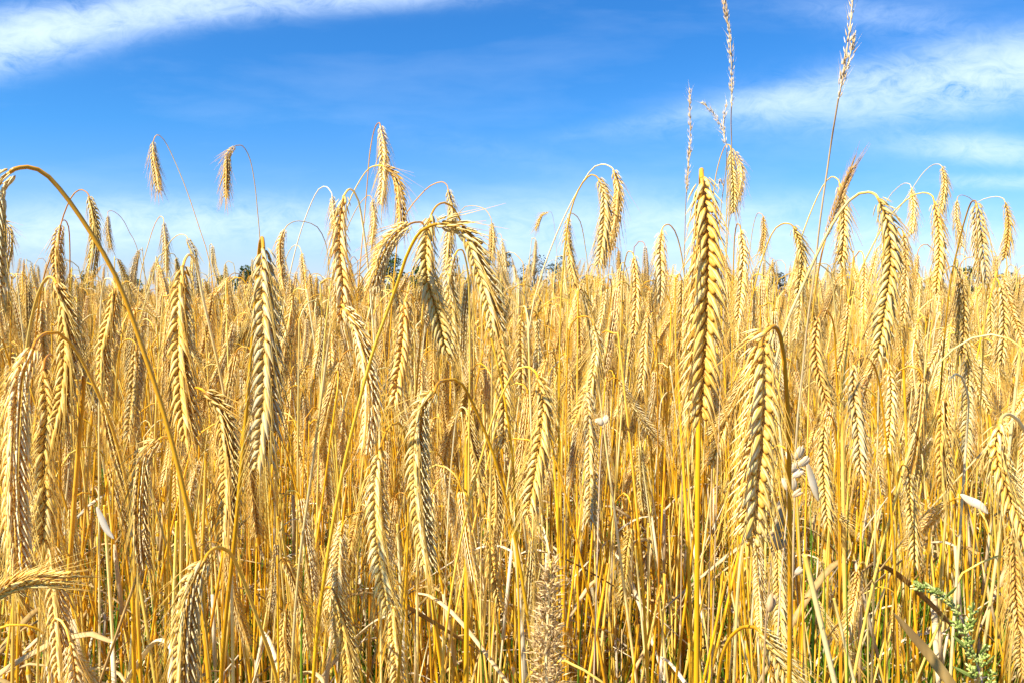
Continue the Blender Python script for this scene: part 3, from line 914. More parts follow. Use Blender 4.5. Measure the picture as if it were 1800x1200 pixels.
# ------------------------------------------------------------------ stalk variants for the rest of the crop
def variant(rr, detail, H=1.40):
    """one rye stalk rooted at the origin, arching towards +X; returns dict of Geo"""
    L = rr.uniform(.085, .130)
    R = rr.choice([.006, .010, .014, .02, .03, .045]) * rr.uniform(.8, 1.2)
    hang = math.radians(rr.choice([179, 178, 176, 174, 171, 168, 162, 150]) + rr.uniform(-4, 4))
    lean = rr.uniform(-.07, .12)
    k = rr.uniform(.6, 1.6)
    # up-going part
    xs = [0.0]
    P = []
    topz = H - R
    for i in range(7):
        u = i / 6
        P.append((lean * u ** 2 + .012 * math.sin(u * 5 + k), .012 * math.sin(u * 4 + k * 2) * u, topz * u - (.0 if i < 6 else R * .6)))
    x0, y0, z0 = P[-1]
    a0 = math.atan2(lean * 2 / 6, topz / 6)
    th0 = a0
    for i in range(1, 7):
        th = th0 + (hang - th0) * i / 6
        thm = th0 + (hang - th0) * (i - .5) / 6
        seg = R * (hang - th0) / 6 * (1.5 if i < 3 else .8)
        x0 += math.sin(thm) * seg; z0 += math.cos(thm) * seg
        P.append((x0, y0, z0))
    end = np.array(P[-1])
    d = np.array([math.sin(hang), 0, math.cos(hang)])
    curve = rr.uniform(-.35, .35)
    E = [end]
    for i in range(6):
        hh = hang + curve * i / 5
        E.append(E[-1] + np.array([math.sin(hh), rr.uniform(-.05, .05), math.cos(hh)]) * L / 6)
    ge, ga = build_ear(np.array(E), rr.uniform(-1.6, 1.6), rr, detail, rr.uniform(.85, 1.1), rr.uniform(.9, 1.3), {2: 1.0, 1: 1.1, 0: 1.3}[detail], rr.uniform(.9, 1.3))
    gs = stem_geo(P[::-1], .0010 if detail else .0012, .0021 if detail else .002, rr, {2: 6, 1: 4, 0: 3}[detail], {2: 34, 1: 20, 0: 11}[detail], detail == 2)
    out = dict(stem=gs, ear=ge, awns=ga)
    nl = rr.choice([0, 0, 1, 1, 1]) if detail else (1 if rr.random() < .5 else 0)
    if nl:
        gl = Geo()
        for j in range(nl):
            h = rr.uniform(.35, .95)
            i = max(1, min(5, int(h / topz * 6)))
            b = np.array(P[i]); ang = rr.uniform(0, 6.28)
            gl.merge(leaf_geo(b, (math.cos(ang), math.sin(ang), 0), rr.uniform(.10, .26), rr.uniform(.004, .009), rr, rr.uniform(.8, 2.2), rr.uniform(.1, .8), n=12 if detail == 2 else 6))
        out['leaf'] = gl
    return out


MATS = dict(stem=M_STEM, ear=M_EAR, awns=M_AWN, leaf=M_LEAF)


def joined_mesh(name, pieces):
    """one mesh with several material slots"""
    order = [k for k in ('stem', 'ear', 'awns', 'leaf') if k in pieces]
    g = Geo(); qn, tnn = [], []
    for i, k in enumerate(order):
        V, Q, T, tn = pieces[k].parts()[0]
        qn += [i] * len(Q); tnn += [i] * len(T)
        g.add(V, Q, T, tn)
    me = g.mesh(name, [MATS[k] for k in order])
    me.polygons.foreach_set('material_index', np.array(qn + tnn, dtype=np.int32))
    return me


vr = random.Random(5)
NV = 22
VARIANTS = [variant(vr, 2) for _ in range(NV)]
VMESH = [{k: g.mesh(k, MATS[k]) for k, g in v.items()} for v in VARIANTS]


def hidden_collection(name, objs):
    c = bpy.data.collections.new(name)
    for o in objs:
        c.objects.link(o)
    return c


def proto_objs(meshes, nm):
    return [bpy.data.objects.new(nm, me) for me in meshes]


C_NEAR = hidden_collection('rye_near_kinds', proto_objs([joined_mesh('rye_stalk_full', v) for v in VARIANTS], 'stalk_kind'))
C_MID = hidden_collection('rye_mid_kinds', proto_objs([joined_mesh('rye_stalk_medium', variant(vr, 1)) for _ in range(14)], 'stalk_kind_medium'))


def patch_mesh(size, count, seed):
    rr = random.Random(seed)
    vs = [variant(rr, 0) for _ in range(6)]
    g = Geo(); mi_q, mi_t = [], []
    for _ in range(count):
        v = rr.choice(vs)
        s = rr.gauss(1.0, .055); a = rr.uniform(0, 6.28)
        M = np.zeros((3, 4)); c, sn = math.cos(a) * s, math.sin(a) * s
        M[0, 0] = c; M[0, 1] = -sn; M[1, 0] = sn; M[1, 1] = c; M[2, 2] = s
        M[0, 3] = rr.uniform(-.5, .5) * size; M[1, 3] = rr.uniform(-.5, .5) * size
        for i, k in enumerate(('stem', 'ear', 'awns')):
            V, Q, T, tn = v[k].parts()[0]
            g.add(V @ M[:, :3].T + M[:, 3], Q, T, tn)
            mi_q += [i] * len(Q); mi_t += [i] * len(T)
    me = g.mesh('rye_patch', [M_STEM, M_EAR, M_AWN])
    me.polygons.foreach_set('material_index', np.array(mi_q + mi_t, dtype=np.int32))
    return me


C_FAR = hidden_collection('rye_far_kinds', proto_objs([patch_mesh(1.0, 75, 40 + i) for i in range(4)], 'patch_kind'))


def scatter(name, pts, coll, label, cat):
    """pts: list of (x,y,z, rotx,roty,rotz, scale, idx). One object: points that carry instances."""
    me = bpy.data.meshes.new(name)
    A = np.array(pts, dtype=np.float32)
    me.vertices.add(len(A))
    me.vertices.foreach_set('co', A[:, :3].ravel())
    a = me.attributes.new('rotv', 'FLOAT_VECTOR', 'POINT'); a.data.foreach_set('vector', A[:, 3:6].ravel())
    a = me.attributes.new('scl', 'FLOAT', 'POINT'); a.data.foreach_set('value', np.ascontiguousarray(A[:, 6]))
    a = me.attributes.new('pick', 'INT', 'POINT'); a.data.foreach_set('value', A[:, 7].astype(np.int32))
    o = link_obj(name, me)
    ng = bpy.data.node_groups.new(name + '_scatter', 'GeometryNodeTree')
    ng.interface.new_socket('Geometry', in_out='INPUT', socket_type='NodeSocketGeometry')
    ng.interface.new_socket('Geometry', in_out='OUTPUT', socket_type='NodeSocketGeometry')
    N = ng.nodes; Lk = ng.links
    gi = N.new('NodeGroupInput'); go = N.new('NodeGroupOutput')
    iop = N.new('GeometryNodeInstanceOnPoints')
    ci = N.new('GeometryNodeCollectionInfo')
    ci.inputs['Collection'].default_value = coll
    ci.inputs['Separate Children'].default_value = True
    ci.inputs['Reset Children'].default_value = True
    iop.inputs['Pick Instance'].default_value = True

    def attr(nm, typ):
        nd = N.new('GeometryNodeInputNamedAttribute')
        nd.data_type = typ
        nd.inputs['Name'].default_value = nm
        return nd.outputs[0]
    Lk.new(gi.outputs[0], iop.inputs['Points'])
    Lk.new(ci.outputs[0], iop.inputs['Instance'])
    Lk.new(attr('pick', 'INT'), iop.inputs['Instance Index'])
    Lk.new(attr('rotv', 'FLOAT_VECTOR'), iop.inputs['Rotation'])
    Lk.new(attr('scl', 'FLOAT'), iop.inputs['Scale'])
    Lk.new(iop.outputs[0], go.inputs[0])
    mod = o.modifiers.new('scatter', 'NODES')
    mod.node_group = ng
    return tag(o, label, cat, kind='stuff')


# candidates for near stalks, nearest first
fr = random.Random(21)
cands = []


def field_h(x, y):
    return 1.0 + .03 * math.sin(x * 1.7 + 1) + .03 * math.sin(y * 1.3 + x * .6)


def sample_wedge(r0, r1, density, half=math.radians(44), y0=.2):
    area = half * (r1 * r1 - r0 * r0)
    for _ in range(int(area * density)):
        r = math.sqrt(fr.uniform(r0 * r0, r1 * r1)); a = fr.uniform(-half, half)
        yield r * math.sin(a), r * math.cos(a)


near = []
for (r0, r1, dens) in ((.62, .85, 26), (.85, 1.2, 95), (1.2, 2.0, 235), (2.0, 3.2, 190)):
    for x, y in sample_wedge(r0, r1, dens):
        H = 1.40 * field_h(x, y)
        h = min(H + .32, fr.gauss(H + .03, .11))
        d = y
        # ears close to the camera sit lower, so that they do not wall off the view; a few rise into the sky
        lim = 478 if fr.random() < .62 else fr.uniform(410, 478)
        if d < .85: lim = fr.uniform(640, 1150)
        elif d < 1.2: lim = fr.uniform(520, 1000)
        elif d < 2.0 and fr.random() < .8: lim = max(lim, fr.uniform(480, 780))
        zmax = CAM_H - (lim - 526) / FPX * d
        h = min(h, zmax)
        near.append([x, y, 0, fr.gauss(0, .08), fr.gauss(0, .08), fr.uniform(0, 6.283), h / 1.40, fr.randrange(NV)])
for x, y in sample_wedge(1.7, 3.2, 10):
    near.append([x, y, 0, fr.gauss(0, .05), fr.gauss(0, .05), fr.uniform(0, 6.283), (CAM_H - (fr.uniform(415, 500) - 526) / FPX * y) / 1.40, fr.randrange(NV)])
near.sort(key=lambda p: p[0] ** 2 + p[1] ** 2)
N_IND = 300 - len(HERO)
indiv, rest = [], []
grid = {}
for p in near:
    Rm = Euler((p[3], p[4], p[5])).to_matrix()
    tp = Rm @ Vector((0.03, 0, 1.40 * p[6] - .05))
    px, py, d = proj((p[0] + tp.x, p[1] + tp.y, tp.z))
    ok = px is not None and -10 < px < 1810 and py < 1185
    if ok and len(indiv) < N_IND:
        # not one that hides behind others already placed
        key = (int(px // 22), int(py // 42))
        if grid.get(key, 0) < 2:
            grid[key] = grid.get(key, 0) + 1
            indiv.append((p, px, py, d))
            continue
    rest.append(p)

# wording of the lesser stalks' labels
TONE = {}
used = {}
HGT = lambda py: 'against the sky' if py < 490 else 'at the skyline' if py < 560 else 'just below the skyline' if py < 700 else 'in the middle of the crop' if py < 880 else 'low among the stems' if py < 1040 else 'near the bottom edge'
for (p, px, py, d) in indiv:
    best = min(ANCHORS, key=lambda a: (a[0] - px) ** 2 + (a[1] - py) ** 2)
    dx, dy = px - best[0], py - best[1]
    if abs(dx) > 2 * abs(dy): dr = 'right of' if dx > 0 else 'left of'
    elif abs(dy) > 2 * abs(dx): dr = 'below' if dy > 0 else 'above'
    else: dr = ('lower right of' if dy > 0 else 'upper right of') if dx > 0 else ('lower left of' if dy > 0 else 'upper left of')
    key = (best[2], dr)
    used.setdefault(key, []).append((math.hypot(dx, dy), p, px, py, d))
ORD = ['nearest', 'second', 'third', 'fourth', 'fifth', 'sixth', 'seventh', 'eighth', 'ninth', 'tenth', 'eleventh', 'twelfth']
for (short, dr), lst in used.items():
    lst.sort(key=lambda t: t[0])
    for i, (_, p, px, py, d) in enumerate(lst):
        w = ORD[min(i, 11)]
        o_ = 'rye ear' if len(lst) == 1 else w + ' rye ear'
        lab = '%s %s %s' % (o_, dr, short)
        if len((lab + ' ' + HGT(py)).split()) <= 16:
            lab += ', ' + HGT(py)
        root = thing('rye_stalk', (p[0], p[1], 0), lab, 'rye stalk', RYE_GROUP)
        root.rotation_euler = (p[3], p[4], p[5])
        root.scale = (p[6],) * 3
        vm = VMESH[p[7]]
        link_obj('stem', vm['stem'], root)
        eo = link_obj('ear', vm['ear'], root)
        link_obj('awns', vm['awns'], eo)
        if 'leaf' in vm:
            link_obj('leaf', vm['leaf'], root)
scatter('rye_crop', rest, C_NEAR, 'dense ripe golden rye crowding the near field', 'rye crop')

mid = []
for (r0, r1, dens) in ((3.2, 6, 150), (6, 10, 110)):
    for x, y in sample_wedge(r0, r1, dens, math.radians(42)):
        H = 1.40 * field_h(x, y)
        h = min(H + .30, fr.gauss(H + (.015 if r0 < 5 else .0), .075) + (fr.uniform(.02, .17) if fr.random() < .25 else 0))
        mid.append([x, y, 0, fr.gauss(0, .05), fr.gauss(0, .05), fr.uniform(0, 6.283), h / 1.40, fr.randrange(14)])
for x, y in sample_wedge(3.2, 9, 5, math.radians(42)):
    mid.append([x, y, 0, fr.gauss(0, .05), fr.gauss(0, .05), fr.uniform(0, 6.283), (CAM_H - (fr.uniform(425, 500) - 526) / FPX * y * .75) / 1.40, fr.randrange(14)])
scatter('rye_crop', mid, C_MID, 'ripe rye farther back whose ears crowd below the skyline', 'rye crop')
far = []
for r0, r1, st in ((9.5, 40, 1.0), (40, 110, 2.2)):
    yy = r0
    while yy < r1:
        hw = yy * .92
        xx = -hw
        while xx < hw:
            far.append([xx + fr.uniform(-.2, .2), yy + fr.uniform(-.2, .2), 0, 0, 0, fr.choice([0, 1.571, 3.142, 4.712]) + fr.uniform(-.2, .2), fr.uniform(.97, 1.01), fr.randrange(4)])
            xx += st
        yy += st
scatter('far_rye_crop', far, C_FAR, 'pale far field of rye stretching to the skyline', 'rye crop')


# ------------------------------------------------------------------ green grass and weeds low between the stems
def grass_clump(rr, n=14):
    g = Geo()
    for _ in range(n):
        a = rr.uniform(0, 6.28); r = rr.uniform(0, .06)
        h = rr.uniform(.3, .85)
        ln = rr.uniform(.05, .22)
        P = np.array([(r * math.cos(a) + math.cos(a) * ln * u * u, r * math.sin(a) + math.sin(a) * ln * u * u, h * (u - .15 * u * u)) for u in np.linspace(0, 1, 7)])
        T, N, S = frames(P, (math.sin(a), -math.cos(a), 0))
        w = rr.uniform(.0015, .004)
        V = []; tn = []
        for i in range(7):
            ww = w * (1 - (i / 6) ** 2) + .0002
            V += [P[i] - N[i] * ww, P[i] + S[i] * ww * .3, P[i] + N[i] * ww, P[i] - S[i] * ww * .12]
            tn += [.2 + .5 * (1 - i / 6)] * 4
        q = [(i * 4 + k, i * 4 + (k + 1) % 4, i * 4 + 4 + (k + 1) % 4, i * 4 + 4 + k) for i in range(6) for k in range(4)]
        g.add(V, q, None, tn)
    return g


gr = random.Random(77)
C_GRASS = hidden_collection('grass_kinds', proto_objs([grass_clump(gr).mesh('grass_clump', M_GRASS) for _ in range(6)], 'grass_kind'))
gp = []
for x, y in sample_wedge(.9, 5.0, 75):
    gp.append([x, y, 0, 0, 0, fr.uniform(0, 6.28), fr.uniform(.6, 1.35), fr.randrange(6)])
for _ in range(380):
    pxg = fr.choice([fr.uniform(1430, 1640), fr.uniform(1430, 1640), fr.uniform(0, 1800)])
    dg = fr.uniform(.95, 1.9)
    gp.append([(pxg - 900) / FPX * dg, dg, 0, fr.gauss(0, .05), fr.gauss(0, .05), fr.uniform(0, 6.28), fr.uniform(1.0, 1.45), fr.randrange(6)])
scatter('grass', gp, C_GRASS, 'fresh green grass low between the straw stems', 'grass')


# dry straw and bent leaves between the stalks
def litter_kind(rr):
    g = Geo()
    for _ in range(9):
        a = rr.uniform(0, 6.28); z = rr.uniform(.05, .9)
        el = rr.uniform(-.9, 1.1); L = rr.uniform(.12, .4)
        b = np.array([rr.uniform(-.15, .15), rr.uniform(-.15, .15), z])
        d = np.array([math.cos(a) * math.cos(el), math.sin(a) * math.cos(el), math.sin(el)])
        if rr.random() < .5:
            g.merge(leaf_geo(b, d, L, rr.uniform(.003, .008), rr, rr.uniform(.3, 2), rr.uniform(0, .8), n=8))
        else:
            tube(g, [b, b + d * L * .5 + np.array([0, 0, .01]), b + d * L], .0009, 4, rr.uniform(.1, .7))
    return g


C_LIT = hidden_collection('straw_kinds', proto_objs([litter_kind(gr).mesh('loose_straw', M_LEAF) for _ in range(8)], 'straw_kind'))
lp = []
for x, y in sample_wedge(.8, 5.0, 60):
    lp.append([x, y, 0, 0, 0, fr.uniform(0, 6.28), fr.uniform(.8, 1.2), fr.randrange(8)])
scatter('dry_straw', lp, C_LIT, 'dry broken leaves and straw caught between the stalks', 'straw')


def straw_kind(rr):
    """a stout stalk whose ear has gone: joints, a leaf sheath, a dry leaf or two"""
    g = Geo()
    H = rr.uniform(.85, 1.2)
    bx, by = rr.uniform(-.1, .1), rr.uniform(-.1, .1)
    P = [(bx * u * u + rr.uniform(-.004, .004), by * u * u + rr.uniform(-.004, .004), H * u) for u in (1, .8, .6, .4, .2, 0)]
    r = rr.uniform(.0013, .0024)
    gs = stem_geo(P, r * .8, r, rr, 6, 30)
    gl = Geo()
    for _ in range(rr.choice([0, 1, 1, 2])):
        i = rr.randrange(1, 4); b = np.array(P[i]); ang = rr.uniform(0, 6.28)
        q = np.array(P[i - 1]) * .5 + b * .5
        tube(gl, [b, (b + q) / 2, q], [r * 1.35, r * 1.5, r * 1.2], 6, .2)
        gl.merge(leaf_geo(q, (math.cos(ang), math.sin(ang), 0), rr.uniform(.12, .30), rr.uniform(.004, .009), rr, rr.uniform(.6, 2.6), rr.uniform(.0, .7), n=14))
    d = dict(stem=gs)
    if gl.n: d['leaf'] = gl
    return joined_mesh('straw_stalk', d)


C_STR = hidden_collection('straw_stalk_kinds', proto_objs([straw_kind(gr) for _ in range(12)], 'straw_stalk_kind'))
sp_ = []
for r0, r1, dens in ((.78, 1.0, 90), (1.0, 2.6, 200)):
    for x, y in sample_wedge(r0, r1, dens):
        if 1490 < 900 + x / y * FPX < 1650 and fr.random() < .7:
            continue
        zt = CAM_H - (fr.uniform(720, 1080) - 526) / FPX * y
        sp_.append([x, y, 0, fr.gauss(0, .09), fr.gauss(0, .09), fr.uniform(0, 6.28), max(.4, min(1.25, zt)) / 1.05, fr.randrange(12)])
scatter('straw_stalks', sp_, C_STR, 'bright yellow straw stalks and leaf blades packed between the ears', 'straw')


# ------------------------------------------------------------------ tall grasses against the sky
def tall_grass(label, path, D, heads, r=.0011, seed=0, side=1.0, dend=.1, spread=.5):
    """path: stem px top->bottom; heads: list of px polylines carrying spikelets"""
    rr = random.Random(seed)
    Sx = [tuple(unproj(x, y, D + dend * (i / max(1, len(path) - 1)))) for i, (x, y) in enumerate(path)]
    Sx = trail_to_ground(Sx)
    O = (float(Sx[-1][0]), float(Sx[-1][1]), 0)
    root = thing('tall_grass', O, label, 'grass', 'tall seeding grasses above the rye')
    link_obj('stem', stem_geo(Sx, r * .5, r, rr, 6, 50).mesh('stem', M_TALL if side else M_STEM, origin=O), root)
    for hd in heads:
        g = Geo()
        P = catmull([tuple(unproj(x, y, D)) for x, y in hd], 60)
        tube(g, P, .0005, 5, .5)
        T, N, S = frames(P)
        M = []; Ma = []; tt = []
        Lh = np.linalg.norm(P[-1] - P[0])
        cnt = int(Lh / .0011)
        for j in range(cnt):
            u = rr.uniform(.02, 1); i = min(59, int(u * 59))
            a = rr.uniform(0, 6.28)
            o = N[i] * math.cos(a) + S[i] * math.sin(a)
            up = T[i]
            d = nrm(up * 1.0 + o * rr.uniform(.15, spread))
            off = o * rr.uniform(.0002, .0022) * (math.sin(math.pi * min(1, u * 1.1 + .05)) + .3)
            x = nrm(np.cross(d, o)); z = np.cross(x, d)
            M.append(mat34(P[i] + off, x, d, z, .0011, rr.uniform(.0035, .0065), .0009)); tt.append(rr.uniform(-.3, .5))
            if rr.random() < .5:
                Ma.append(mat34(P[i] + off + d * .004, x, d, z, .00022, rr.uniform(.004, .012), .00022))
        g.stamp(LEMMA_LOW, M, tt)
        g.stamp(AWN_LOW, Ma)
        link_obj('seed_head', g.mesh('seed_head', M_TALL, origin=O), root)
    return root


tall_grass('tallest seeding grass, its head cut by the top edge, rising right of the largest ear',
           [(1286,180),(1285,215),(1286,258),(1284,320),(1280,400),(1275,480),(1270,600),(1262,800)], .85,
           [[(1286,190),(1286,140),(1284,80),(1278,30),(1270,-30)], [(1280,50),(1273,15),(1268,-20)]], seed=3)
tall_grass('tall seeding grass slanting up to the top edge at the right, stem green-streaked below',
           [(1474,172),(1466,220),(1462,245),(1454,300),(1444,370),(1438,420),(1432,480),(1420,560),(1412,640),(1400,760),(1396,900)], .62,
           [[(1474,175),(1482,130),(1491,70),(1497,20),(1500,-30)], [(1480,140),(1492,105),(1502,60)]], seed=4, r=.0013)
tall_grass('short pale feathery grass left of the largest ear, standing against the sky',
           [(1211,260),(1208,310),(1205,370),(1203,450),(1202,560)], 1.0,
           [[(1207,340),(1212,270),(1213,215),(1212,155)]], seed=5, spread=.6)
tall_grass('thin forked grass head leaning left between the largest ear and the tallest grass',
           [(1278,262),(1276,300),(1268,360),(1262,440),(1258,560)], 1.0,
           [[(1278,262),(1272,235),(1258,205),(1234,180)], [(1274,240),(1271,215),(1278,180)], [(1272,330),(1266,315),(1262,340)]], seed=6, spread=.6)


# dark bristling upright sprig
hero('dark brown bristling ear pointing up to the right against the sky, at right', [(1452,418),(1462,388),(1474,352),(1488,318),(1497,298)], .80,
     [(1446,440),(1440,470),(1432,520),(1425,600),(1420,760)], roll=.2, width=.7, awn=.8, open_=.5, r=.0013, mat=M_DARK, curl=0.0, seed=91)


# ------------------------------------------------------------------ oats: papery white husks on a thin stem
def husk_tpl():
    return spindle([0, .15, .4, .7, .9, 1.0], [.2, .75, 1.0, .8, .4, .04], [.15, .6, .8, .55, .25, .03], [0, .05, .1, .06, -.05, -.15], 12, [.5, .3, .15, .1, .25, .6], rib=.25)


HUSK = husk_tpl()


def husk_plant(name, label, cat, D, stem, husks, mat, seed, group=None, stem_r=.0007, smat=None):
    """husks: (px,py, dx,dy, length m, width m)"""
    rr = random.Random(seed)
    Sx = [tuple(unproj(x, y, D + .02 * i / len(stem))) for i, (x, y) in enumerate(stem)]
    Sx = trail_to_ground(Sx)
    O = (float(Sx[-1][0]), float(Sx[-1][1]), 0)
    root = thing(name, O, label, cat, group)
    link_obj('stem', stem_geo(Sx, stem_r * .7, stem_r * 1.6, rr, 6, 40).mesh('stem', smat or mat, origin=O), root)
    for (x, y, dx, dy, L, W) in husks:
        g = Geo()
        p = np.array(unproj(x, y, D - .004))
        q = np.array(unproj(x + dx, y + dy, D - .004 + rr.uniform(-.002, .004)))
        d = nrm(q - p)
        for s in (-1, 0, 1):
            dd = nrm(d + np.array([s * .20 * -d[2], rr.uniform(-.2, .2), s * .20 * d[0]]))
            z = nrm(np.cross([rr.uniform(-.3, .3), .3, .2], dd)) if False else nrm(np.array([0, -1.0, .2]) - dd * np.dot([0, -1.0, .2], dd))
            X = np.cross(dd, z)
            g.stamp(HUSK, [mat34(p, X, dd, z, W, L * rr.uniform(.85, 1.05), W * .6)], [rr.uniform(-.1, .3)])
        # little stalk back to the stem
        tube(g, [p, p - d * L * .35], .0003, 4, .5)
        link_obj('husk', g.mesh('husk', mat, origin=O), root)
    return root


husk_plant('wild_oat', 'papery white-husked oat on the thick golden stem right of the big bent-necked ear', 'wild oat', .58,
           [(1412,782),(1402,800),(1392,850),(1384,900),(1376,980),(1368,1100)],
           [(1398,808,14,-26,0.0116,0.0041), (1402,818,20,-14,0.0116,0.0043), (1394,838,18,-16,0.0105,0.0041), (1390,812,-4,-20,0.0088,0.0039), (1392,830,6,-24,0.0088,0.0034),
            (1384,862,-6,-24,0.0099,0.0039), (1396,862,-4,-24,0.0099,0.0039), (1392,872,18,-12,0.0088,0.0029), (1398,1010,12,-16,0.0088,0.0034)], M_PALE, 1, 'wild oats between the rye')
husk_plant('wild_oat', 'shaded grey oat sprig left of the thick golden stem, under the big bent-necked ear', 'wild oat', .46,
           [(1374,890),(1370,930),(1360,965),(1354,1010),(1348,1080),(1342,1180)],
           [(1370,912,6,-30,.011,.0044), (1366,935,4,-24,.009,.0036), (1362,965,2,-32,.011,.0040), (1362,965,22,-18,.010,.0032), (1360,958,12,-26,.010,.0034), (1352,1075,8,-34,.012,.0042)],
           M_HUSK_SHADE, 2, 'wild oats between the rye')
husk_plant('wild_oat', 'tiny white husk on a hair-thin stem, centre right of the double bow', 'wild oat', .70,
           [(1062,728),(1060,750),(1056,800),(1052,900)], [(1058,748,-6,-16,.008,.004), (1062,745,6,-18,.010,.004), (1056,740,-12,-2,.006,.003)], M_PALE, 3, 'wild oats between the rye')


# fluffy reed-like head low in the centre
def fluffy(label, D, axis, halfw, seed, n):
    rr = random.Random(seed)
    A = catmull([tuple(unproj(x, y, D)) for x, y in axis], 40)
    Sx = trail_to_ground(list(A[::6]))
    O = (float(Sx[-1][0]), float(Sx[-1][1]), 0)
    root = thing('reed_grass', O, label, 'reed grass')
    link_obj('stem', stem_geo(Sx, .0008, .0015, rr, 6, 30).mesh('stem', M_STEM, origin=O), root)
    g = Geo(); M = []; Ma = []; tt = []
    T, N, S = frames(A)
    hw = halfw / FPX * D
    for _ in range(n):
        u = rr.random() ** .9; i = min(39, int(u * 39))
        a = rr.uniform(0, 6.28)
        o = N[i] * math.cos(a) + S[i] * math.sin(a)
        w = hw * (.25 + .75 * u) * math.sqrt(rr.random())
        p = A[i] + o * w
        d = nrm(-T[i] * .5 + o * rr.uniform(.2, 1) + np.array([rr.uniform(-.5, .5), rr.uniform(-.4, .4), rr.uniform(-.5, .5)]))
        x = nrm(np.cross(d, [.1, .3, 1])); z = np.cross(x, d)
        M.append(mat34(p, x, d, z, rr.uniform(.0011, .0021), rr.uniform(.003, .006), .0012)); tt.append(rr.uniform(-.2, .5))
        for _k in range(2):
            d2 = nrm(d + np.array([rr.uniform(-.6, .6) for _ in range(3)]))
            x2 = nrm(np.cross(d2, [.1, .3, 1])); z2 = np.cross(x2, d2)
            Ma.append(mat34(p, x2, d2, z2, .00018, rr.uniform(.005, .011), .00018))
        if rr.random() < .25:
            tube(g, [A[max(0, i - 2)], (A[i] + p) / 2 + T[i] * .002, p], .00025, 3, .5, cap=False)
    g.stamp(HUSK, M, tt)
    g.stamp(AWN_LOW, Ma)
    link_obj('seed_head', g.mesh('seed_head', M_BEIGE, origin=O), root)


fluffy('fluffy beige seed head of small papery flakes standing at the bottom edge, right of centre', .46, [(968,985),(966,1040),(962,1100),(960,1160),(962,1230)], 36, 8, 420)


# ------------------------------------------------------------------ mugwort at the lower right
def mugwort():
    rr = random.Random(31)
    D = .62
    stem = [(1614,1024),(1640,1034),(1662,1050),(1685,1076),(1698,1100),(1706,1130),(1716,1160),(1724,1200),(1730,1250)]
    Sx = [tuple(unproj(x, y, D)) for x, y in stem]
    C = catmull(Sx, 60)
    Sg = trail_to_ground(Sx)
    O = (float(Sg[-1][0]), float(Sg[-1][1]), 0)
    root = thing('mugwort', O, 'grey-green mugwort sprig bent to the left in the lower right corner', 'mugwort')
    link_obj('stem', stem_geo(Sg, .0006, .0016, rr, 6, 40, False).mesh('stem', M_MUGSTEM, origin=O), root)
    T, N, S = frames(C)

    def cluster(pts, n, sz, wid):
        g = Geo(); M = []; tt = []
        P = catmull(pts, 30); T_, N_, S_ = frames(P)
        tube(g, P, .0004, 4, .7)
        for _ in range(n):
            i = rr.randrange(30); a = rr.uniform(0, 6.28)
            o = N_[i] * math.cos(a) + S_[i] * math.sin(a)
            d = nrm(T_[i] * .7 + o)
            x = nrm(np.cross(d, T_[i])); z = np.cross(x, d)
            M.append(mat34(P[i] + o * rr.uniform(0, wid), x, d, z, sz * .75, sz * rr.uniform(1.0, 1.7), sz * .7)); tt.append(rr.uniform(-.35, .35))
        g.stamp(GRAIN, M, tt)
        return g

    def px(l):
        return [tuple(unproj(x, y, D - .004)) for x, y in l]
    for pts, n in (([(1662,1052),(1640,1036),(1606,1028)], 95), ([(1688,1080),(1674,1062),(1662,1050)], 40), ([(1700,1108),(1706,1084),(1712,1064)], 40),
                   ([(1706,1132),(1694,1112),(1680,1090)], 55), ([(1716,1160),(1704,1146),(1696,1128)], 60), ([(1722,1170),(1730,1150),(1734,1136)], 45),
                   ([(1720,1190),(1712,1180),(1704,1172)], 45), ([(1738,1215),(1742,1195),(1746,1175)], 35)):
        link_obj('flower_cluster', cluster(px(pts), n, .0022, .0022).mesh('flower_cluster', M_MUG, origin=O), root)
    for (x, y, tx, ty, L) in ((1664,1048,1682,1030,.016), (1704,1100,1712,1052,.022), (1702,1140,1674,1116,.020), (1722,1150,1736,1130,.016), (1714,1192,1674,1170,.022), (1730,1170,1750,1150,.014), (1700,1108,1720,1084,.018)):
        p = np.array(unproj(x, y, D - .003)); q = np.array(unproj(tx, ty, D - .01))
        d = nrm(q - p); z = nrm(np.array([.2, -1, .3]) - d * np.dot([.2, -1, .3], d)); X = np.cross(d, z)
        g = Geo(); g.stamp(HUSK, [mat34(p, X, d, z, .0032, float(np.linalg.norm(q - p)), .0012)], [.55])
        link_obj('leaf', g.mesh('leaf', M_MUG, origin=O), root)


mugwort()


